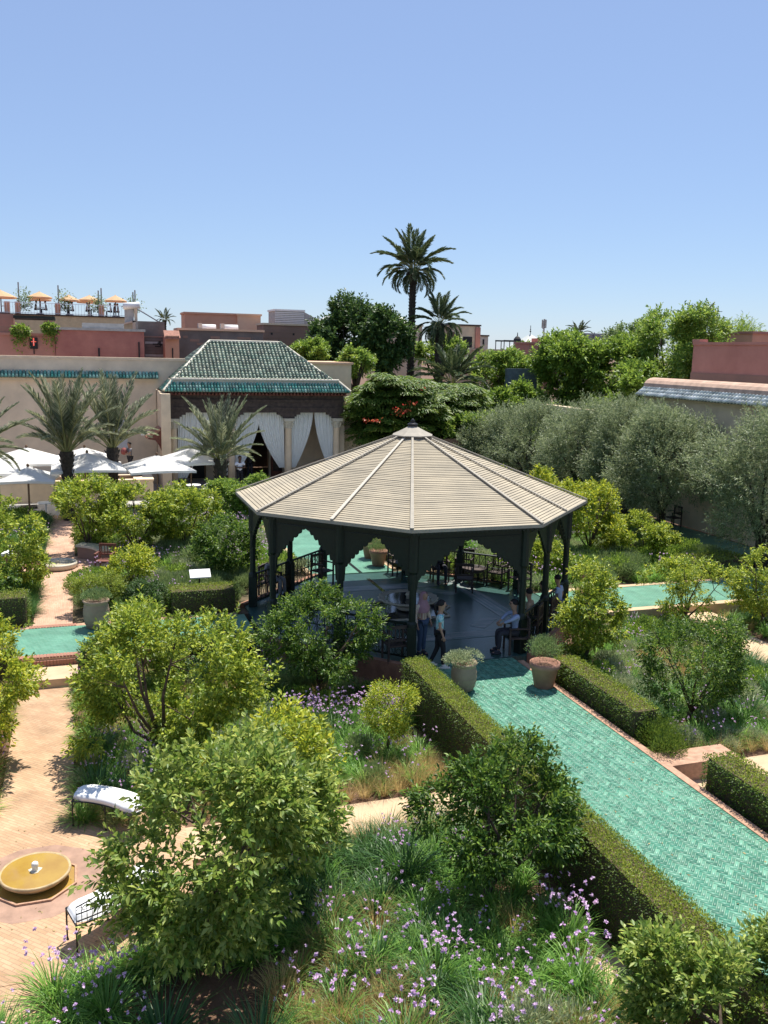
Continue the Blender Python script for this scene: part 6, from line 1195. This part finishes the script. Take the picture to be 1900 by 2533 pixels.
for x, y, rz, l in ((10.95, 26.75, R_(-10), 'dark chair of the seated figure at the rear railing'), (11.9, 26.9, R_(-35), 'dark chair by the rear right railing, second'), (12.6, 25.8, R_(-50), 'dark chair by the rear right railing, third'), (12.95, 24.9, R_(-80), 'dark chair against the right bay opening'), (11.2, 25.3, R_(160), 'dark chair with its back to the fountain'), (7.1, 27.3, R_(30), 'dark chair at the rear left bay'), (5.2, 26.3, R_(50), 'dark armchair by the left rear railing'), (10.15, 19.55, R_(-100), 'dark chair under the man in the pale blue shirt'), (11.05, 20.5, R_(-130), 'dark chair beneath the person behind the blue shirted man'), (11.85, 21.2, R_(-135), 'dark chair of the person with raised glasses'), (7.0, 19.75, R_(180), 'dark chair inside the railing left of the centre post')):
    wood_chair(x, y, rz, l)
for x, y, rz, l in ((24.7, 27.3, R_(-90), 'dark wooden chair by the east wall left of the olive trunk'), (24.7, 25.6, R_(-90), 'dark wooden chair by the east wall right of the olive trunk'), (24.7, 33.2, R_(-90), 'dark wooden chair deep in the olive shade')): wood_chair(x, y, rz, l)
for x, y, z, rz, l in ((-1.75, 30.2, 0, R_(60), 'dark iron chair with red cushion left of the upper basin'), (.5, 30.3, 0, R_(-20), 'dark iron chair with red back right of the upper basin'), (-2.2, 30.9, 0, R_(90), 'dark iron chair in shade behind the basin left')): wood_chair(x, y, rz, l, z, 'iron_chair', 'red_wood' if 'red' in l else 'iron', 'iron chairs round the upper basin')
# ------------------------------------------------------------------ people
for n_, c_ in (('skin', (.42, .25, .17)), ('skin_dark', (.13, .075, .05)), ('hair', (.012, .010, .010)), ('trousers_black', (.015, .015, .02)), ('jeans', (.05, .08, .14)), ('shirt_blue', (.34, .42, .60)), ('hijab', (.40, .22, .25)), ('shoe_white', (.75, .72, .68)), ('shirt_white', (.75, .76, .80)), ('cloth_dark', (.04, .04, .05)), ('cloth_grey', (.30, .29, .30)), ('cloth_red', (.35, .10, .09)), ('cloth_tan', (.45, .32, .20))): mat(n_, c_, .8, var=.12, vscale=12)
mat('shirt_floral', (.08, .42, .46), .8, col2=(.62, .72, .72), vscale=16, detail=2)
grid_mat('plaid', (.50, .34, .24), (.40, .20, .17), (.62, .50, .38), .08, .08, .2, .85, .25, 0)
def skin_mesh(name, pts, edges, root, m, parent, lv=1):
    me = bpy.data.meshes.new(name); me.from_pydata([p[0] for p in pts], edges, []); o = link(name, me, None, parent); me.materials.append(MATS[m])
    md = o.modifiers.new('skin', 'SKIN'); md.use_smooth_shade = True
    for i, p in enumerate(pts): v = me.skin_vertices[0].data[i]; v.radius = p[1] if hasattr(p[1], '__len__') else (p[1], p[1]); v.use_root = (i == root)
    s_ = o.modifiers.new('sub', 'SUBSURF'); s_.levels = lv; s_.render_levels = lv; return o
def person(lab, loc, rz, h=1.65, pose='stand', top='shirt_white', bottom='trousers_black', skin='skin', shoes='cloth_dark', hair='short', look=0., arms=None, female=False, detail=True, sleeves='short', seat=.46, name='person', group=None, glasses=False, carry=None):
    """arms: ((elbow),(wrist)) for left(-x) and right(+x); body faces -y"""
    t = thing(name, lab, 'person', loc, rz, group); s = h/1.7; sh = .185 if not female else .165; V = lambda *p: tuple(c*s for c in p)
    if pose == 'sit':
        hz_ = seat+.08; pel = (0, .02, hz_/s); kn = [(-.12, -.42, hz_/s), (.12, -.42, hz_/s)]; an = [(-.12, -.40, .07), (.13, -.44, .07)]; ch = (0, .0, hz_/s+.30); nk = (0, -.03, hz_/s+.54); hd = (0, -.055, hz_/s+.70)
    elif pose == 'step':
        pel = (0, 0, .93); kn = [(-.085, -.10, .50), (.085, .03, .49)]; an = [(-.085, -.10, .07), (.09, .20, .09)]; ch = (0, .0, 1.24); nk = (0, -.01, 1.44); hd = (0, -.03, 1.60)
    else:
        pel = (0, 0, .93); kn = [(-.085, -.02, .50), (.085, -.0, .50)]; an = [(-.09, .02, .07), (.095, .03, .07)]; ch = (0, .0, 1.24); nk = (0, -.01, 1.44); hd = (0, -.03, 1.60)
    cz = ch[2]; zo = cz-1.24; sz = 1.385+zo
    shd = [(-sh, ch[1], sz), (sh, ch[1], sz)]
    if arms is None: arms = (((-.24, .03, 1.12+zo), (-.25, -.06, .88+zo)), ((.24, .03, 1.12+zo), (.25, -.06, .88+zo)))
    hips = [(-.09, pel[1], pel[2]-.02), (.09, pel[1], pel[2]-.02)]
    pts = [(V(*pel), (.125*s, .10*s)), (V(pel[0], pel[1]-.005, (pel[2]+cz)/2-.02), (.115*s, .09*s)), (V(*ch), (.14*s, .10*s)), (V(nk[0], nk[1]+.01, nk[2]-.06), .06*s), (V(*nk), .058*s), (V(hd[0], hd[1]-.008, hd[2]-.055), (.085*s, .095*s)), (V(hd[0], hd[1]-.005, hd[2]+.035), (.108*s, .122*s)), (V(hd[0], hd[1], hd[2]+.105), (.088*s, .10*s))]
    E_ = [(0, 1), (1, 2), (2, 3), (3, 4), (4, 5), (5, 6), (6, 7)]
    for i in (0, 1):
        k = len(pts); pts += [(V(*hips[i]), .085*s), (V(*[(a+b)/2 for a, b in zip(hips[i], kn[i])]), .075*s), (V(*kn[i]), .055*s), (V(*[(a+b)/2 for a, b in zip(kn[i], an[i])]), .050*s), (V(*an[i]), .035*s), (V(an[i][0], an[i][1]-.10, .03), .035*s), (V(an[i][0], an[i][1]-.17, .025), .025*s)]; E_ += [(0, k)]+[(k+j, k+j+1) for j in range(6)]
        k = len(pts); el, wr = arms[i]; hv = Vector(wr)-Vector(el); hv.normalize(); pm = Vector(wr)+hv*.08; pts += [(V(*shd[i]), .052*s), (V(*[(a+b)/2 for a, b in zip(shd[i], el)]), .044*s), (V(*el), .038*s), (V(*wr), .025*s), (V(*pm), (.036*s, .02*s))]; E_ += [(2, k)]+[(k+j, k+j+1) for j in range(4)]
    body = skin_mesh('body', pts, E_, 0, skin, t)
    # hands: five unequal bent fingers rooted in each palm
    if detail:
        for i in (0, 1):
            el, wr = arms[i]; hv = (Vector(wr)-Vector(el)).normalized(); sdv = hv.cross(Vector((1, 0, 0))).normalized(); inn = Vector((1 if i == 0 else -1, 0, 0)); mb = MB(); pm = Vector(wr)+hv*.07
            for j, (o_, L_) in enumerate(((-.028, .062), (-.009, .075), (.010, .070), (.028, .055))): b = pm+sdv*o_; mb.tube([V(*b), V(*(b+hv*L_*.55)), V(*(b+hv*L_+inn*.022))], [.010*s, .009*s, .006*s], 6)
            b = pm-hv*.03-sdv*.028; mb.tube([V(*b), V(*(b-sdv*.03+hv*.02+inn*.01)), V(*(b-sdv*.03+hv*.05+inn*.02))], [.012*s, .010*s, .007*s], 6); mb.build('fingers', MATS[skin], body, True)
        # face
        hp = Vector(hd); mb = MB(); fy = hp.y-.088
        mb.tube([V(hp.x, fy-.005, hp.z+.03), V(hp.x, fy-.028, hp.z-.005), V(hp.x, fy-.004, hp.z-.014)], [.008*s, .014*s, .008*s], 6)
        for sx in (-1, 1): mb.tube([V(hp.x+sx*.076, hp.y+.01, hp.z+.025), V(hp.x+sx*.084, hp.y+.015, hp.z-.02)], [.018*s, .012*s], 6)
        mb.build('nose_and_ears', MATS[skin], body, True); mb = MB()
        for sx in (-1, 1): mb.lathe([(.001, -.006*s), (.012*s, 0), (.001, .006*s)], 8, V(hp.x+sx*.03, fy+.006, hp.z+.03))
        mb.build('eyes', MATS['glass_dark'], body); mb = MB(); mb.tube([V(hp.x-.025, fy+.006, hp.z-.04), V(hp.x, fy-.002, hp.z-.042), V(hp.x+.025, fy+.006, hp.z-.04)], .006*s, 5); mb.build('mouth', MATS['cloth_red'], body)
        if glasses:
            mb = MB(); [mb.cbox(V(hp.x+sx*.032, fy-.008, hp.z+.03), .05*s, .012*s, .034*s) for sx in (-1, 1)]; mb.tube([V(hp.x-.08, hp.y, hp.z+.035), V(hp.x-.06, fy, hp.z+.035), V(hp.x+.06, fy, hp.z+.035), V(hp.x+.08, hp.y, hp.z+.035)], .005*s, 4); mb.build('sunglasses', MATS['black'], t)
    # clothes share the skeleton a little wider
    g = .016
    P = [(V(pel[0], pel[1], pel[2]-(.02 if pose != 'sit' else -.03)), (.145*s, .118*s)), (V(pel[0], pel[1]-.005, (pel[2]+cz)/2), (.135*s, .108*s)), (V(*ch), (.158*s, .118*s)), (V(nk[0], nk[1]+.01, nk[2]-.075), .075*s)]; Ee = [(0, 1), (1, 2), (2, 3)]
    for i in (0, 1):
        k = len(P); el, wr = arms[i]; m_ = tuple((a+b)/2 for a, b in zip(shd[i], el)); seq = [(shd[i], .068), (m_, .062)]
        if sleeves == 'long': seq += [(el, .052), (tuple(a*.12+b*.88 for a, b in zip(el, wr)), .038)]
        else: seq += [(tuple(a*.35+b*.65 for a, b in zip(shd[i], el)), .060)]
        P += [(V(*q), r*s) for q, r in seq]; Ee += [(2, k)]+[(k+j, k+j+1) for j in range(len(seq)-1)]
    skin_mesh('shirt', P, Ee, 0, top, t)
    P = [(V(pel[0], pel[1], pel[2]+.02), (.128*s, .108*s))]; Ee = []
    for i in (0, 1):
        k = len(P); kk = tuple((a+b)/2 for a, b in zip(hips[i], kn[i])); P += [(V(*hips[i]), .098*s), (V(*kk), .090*s), (V(*kn[i]), .068*s), (V(*[(a+b)/2 for a, b in zip(kn[i], an[i])]), .062*s), (V(an[i][0], an[i][1], an[i][2]+.03), .050*s)]; Ee += [(0, k)]+[(k+j, k+j+1) for j in range(4)]
    skin_mesh('trousers', P, Ee, 0, bottom, t)
    for i in (0, 1):
        a = an[i]; mb = MB(); n = 10; po = [(a[0]+.045*math.cos(q)*(1 if math.sin(q) > -.5 else .9), a[1]-.055+.135*math.sin(q)) for q in [k*2*math.pi/n for k in range(n)]]; zf = an[i][2]-.07; mb.prism([(x*s, y*s) for x, y in po], zf*s, (zf+.045)*s); mb.tube([V(a[0], a[1]-.11, zf+.05), V(a[0], a[1]-.03, zf+.065), V(a[0], a[1]+.02, zf+.09)], [.035*s, .042*s, .045*s], 8); mb.build('shoe', MATS[shoes], t, True)
    hx, hy, hz_ = hd
    if hair in ('short', 'tail', 'long'):
        mb = MB(); n1, n2 = 16, 9; vs_ = []; 
        for j in range(n2+1):
            ph = (j/n2)*1.75
            for k in range(n1):
                a = 2*math.pi*k/n1; fr_ = max(0, -math.sin(a)); pm_ = min(ph, 1.95-.95*fr_); vs_.append(V(hx+.098*math.sin(pm_)*math.cos(a), hy+.008+.112*math.sin(pm_)*math.sin(a), hz_+.022+.118*math.cos(pm_)))
        mb.add(vs_, [(j*n1+k, j*n1+(k+1) % n1, (j+1)*n1+(k+1) % n1, (j+1)*n1+k) for j in range(n2) for k in range(n1)]); mb.build('hair', MATS['hair'], t, True)
    if hair == 'tail': mb = MB(); mb.tube([V(hx, hy+.10, hz_+.04), V(hx, hy+.15, hz_+.0), V(hx, hy+.15, hz_-.12), V(hx, hy+.12, hz_-.24), V(hx+.02, hy+.11, hz_-.30)], [.028*s, .035*s, .038*s, .028*s, .008*s], 8); mb.build('ponytail', MATS['hair'], t, True)
    if hair == 'long': mb = MB(); mb.tube([V(hx, hy+.06, hz_), V(hx, hy+.09, hz_-.14), V(hx, hy+.09, hz_-.28)], [.08*s, .09*s, .06*s], 10); mb.build('back_hair', MATS['hair'], t, True)
    if hair == 'hijab':
        mb = MB(); vs_ = []; n1 = 18; prof = [(.0, .135, 0), (.06, .125, 0), (.098, .07, .01), (.108, .0, .015), (.105, -.07, .02), (.115, -.13, .02), (.165, -.20, .02), (.21, -.30, .01), (.20, -.42, .02)]
        for r_, dz, dy in prof:
            for k in range(n1): a = 2*math.pi*k/n1; vs_.append(V(hx+r_*math.cos(a), hy+dy+r_*(.98 if r_ < .12 else .72)*math.sin(a)+(.018 if math.sin(a) < -.5 and -.1 < dz < .09 else 0), hz_+dz))
        mb.add(vs_, [(j*n1+k, j*n1+(k+1) % n1, (j+1)*n1+(k+1) % n1, (j+1)*n1+k) for j in range(len(prof)-1) for k in range(n1)]); mb.build('headscarf', MATS['hijab'], t, True)
    return t
person('woman with dark ponytail, turquoise flowered top, black trousers and white shoes at the pavilion entrance', (7.82, 18.98, 0), R_(75), 1.64, 'step', 'shirt_floral', 'trousers_black', shoes='shoe_white', hair='tail', female=True)
person('woman in mauve headscarf and plaid shirt standing behind the beige clay jar', (7.75, 19.95, 0), R_(25), 1.60, 'stand', 'plaid', 'jeans', hair='hijab', female=True, sleeves='long')
person('seated bearded man with sunglasses in pale blue long sleeved shirt', (10.1, 19.55, 0), R_(-100), 1.72, 'sit', 'shirt_blue', 'cloth_dark', hair='short', sleeves='long', arms=(((-.26, -.14, .92), (-.12, -.36, .78)), ((.26, -.14, .92), (.12, -.36, .78))), glasses=True)
person('seated person in a brownish top behind the blue shirted man', (11.0, 20.5, 0), R_(-130), 1.65, 'sit', 'cloth_tan', 'cloth_dark', hair='short')
person('seated person with glasses on their hair by the right railing', (11.8, 21.2, 0), R_(-135), 1.62, 'sit', 'cloth_dark', 'cloth_dark', hair='long', glasses=True)
person('seated person in light top at the right railing corner, nearly hidden', (12.55, 21.75, 0), R_(-140), 1.6, 'sit', 'shirt_blue', 'jeans', hair='short')
person('dark clothed person seated at the rear railing of the pavilion', (10.92, 26.7, 0), R_(-10), 1.7, 'sit', 'cloth_dark', 'cloth_dark', hair='short', skin='skin_dark')
person('person in grey seated at the left rear opening of the pavilion', (5.2, 26.3, 0), R_(50), 1.7, 'sit', 'cloth_grey', 'cloth_grey', hair='short')
person('guard with folded arms in white shirt and black trousers beside the portico column', (7.75, 47.4, 0), R_(5), 1.78, 'stand', 'shirt_white', 'trousers_black', skin='skin_dark', hair='short', detail=False, arms=(((-.25, -.08, 1.14), (.02, -.2, 1.15)), ((.25, -.08, 1.14), (-.02, -.22, 1.12))))
person('waiter in dark clothes inside the dark archway', (8.85, 50.6, 0), R_(-20), 1.75, 'stand', 'cloth_dark', 'cloth_dark', skin='skin_dark', hair='short', detail=False)
person('person in pale and dark clothes carrying a red bundle by the beige wall', (2.2, 48.6, .75), R_(-70), 1.7, 'stand', 'cloth_grey', 'cloth_dark', hair='short', detail=False, arms=(((-.2, -.12, 1.12), (-.05, -.32, 1.2)), ((.2, -.12, 1.12), (.05, -.32, 1.15))))
a = bpy.data.objects['person.010'] if 'person.010' in bpy.data.objects else None
t = thing('bundle', 'small red bundle held by the person at the beige wall', 'bundle', (1.9, 48.55, 1.95)); mb = MB(); mb.lathe([(.001, -.15), (.14, -.1), (.17, .05), (.1, .2), (.001, .25)], 12); mb.build('bundle', MATS['cloth_red'], t, True)
mb = MB(); mb.box(-14, 3.0, 47.6, 50.2, 0, .75); struct(mb, 'raised_walk', MATS['cream_warm'])
person('person seated in shade left of the upper basin', (-2.15, 31.1, 0), R_(70), 1.6, 'sit', 'cloth_dark', 'cloth_dark', hair='short', detail=False)
for i, (px, lab) in enumerate(((180, 'diner in pale top seated left of the middle on the roof terrace'), (215, 'diner seated under the darker orange sunshade'), (274, 'diner nearest the water tank, left of two'), (283, 'diner in dark top nearest the water tank'), (292, 'diner in grey nearest the water tank on the right'), (89, 'dark clothed diner left of the second sunshade pole'), (114, 'dark clothed diner right of the second sunshade pole'))):
    a = at(px, 770, TY+1.2); person(lab, (a.x, TY+1.2, TZ), R_(90 if i % 2 else -90), 1.7, 'sit', ('shirt_white', 'cloth_grey', 'shirt_white', 'cloth_dark', 'cloth_grey', 'cloth_dark', 'cloth_dark')[i], 'cloth_dark', hair='short', detail=False, group='diners on the roof terrace')
for i, px in enumerate((100, 167, 226, 15)):
    a = at(px, 770, TY+1.4); t = thing('terrace_table', ('small white terrace table under the second sunshade', 'small white terrace table under the third sunshade', 'small white terrace table under the fourth sunshade', 'small terrace table at the left edge')[i], 'table', (a.x, TY+1.4, TZ)); mb = MB(); mb.box(-.4, .4, -.4, .4, .70, .75); mb.build('table_top', MATS['white_paint'], t); mb = MB(); mb.tube([(0, 0, 0), (0, 0, .7)], .05, 5); mb.build('stem', MATS['iron'], t)
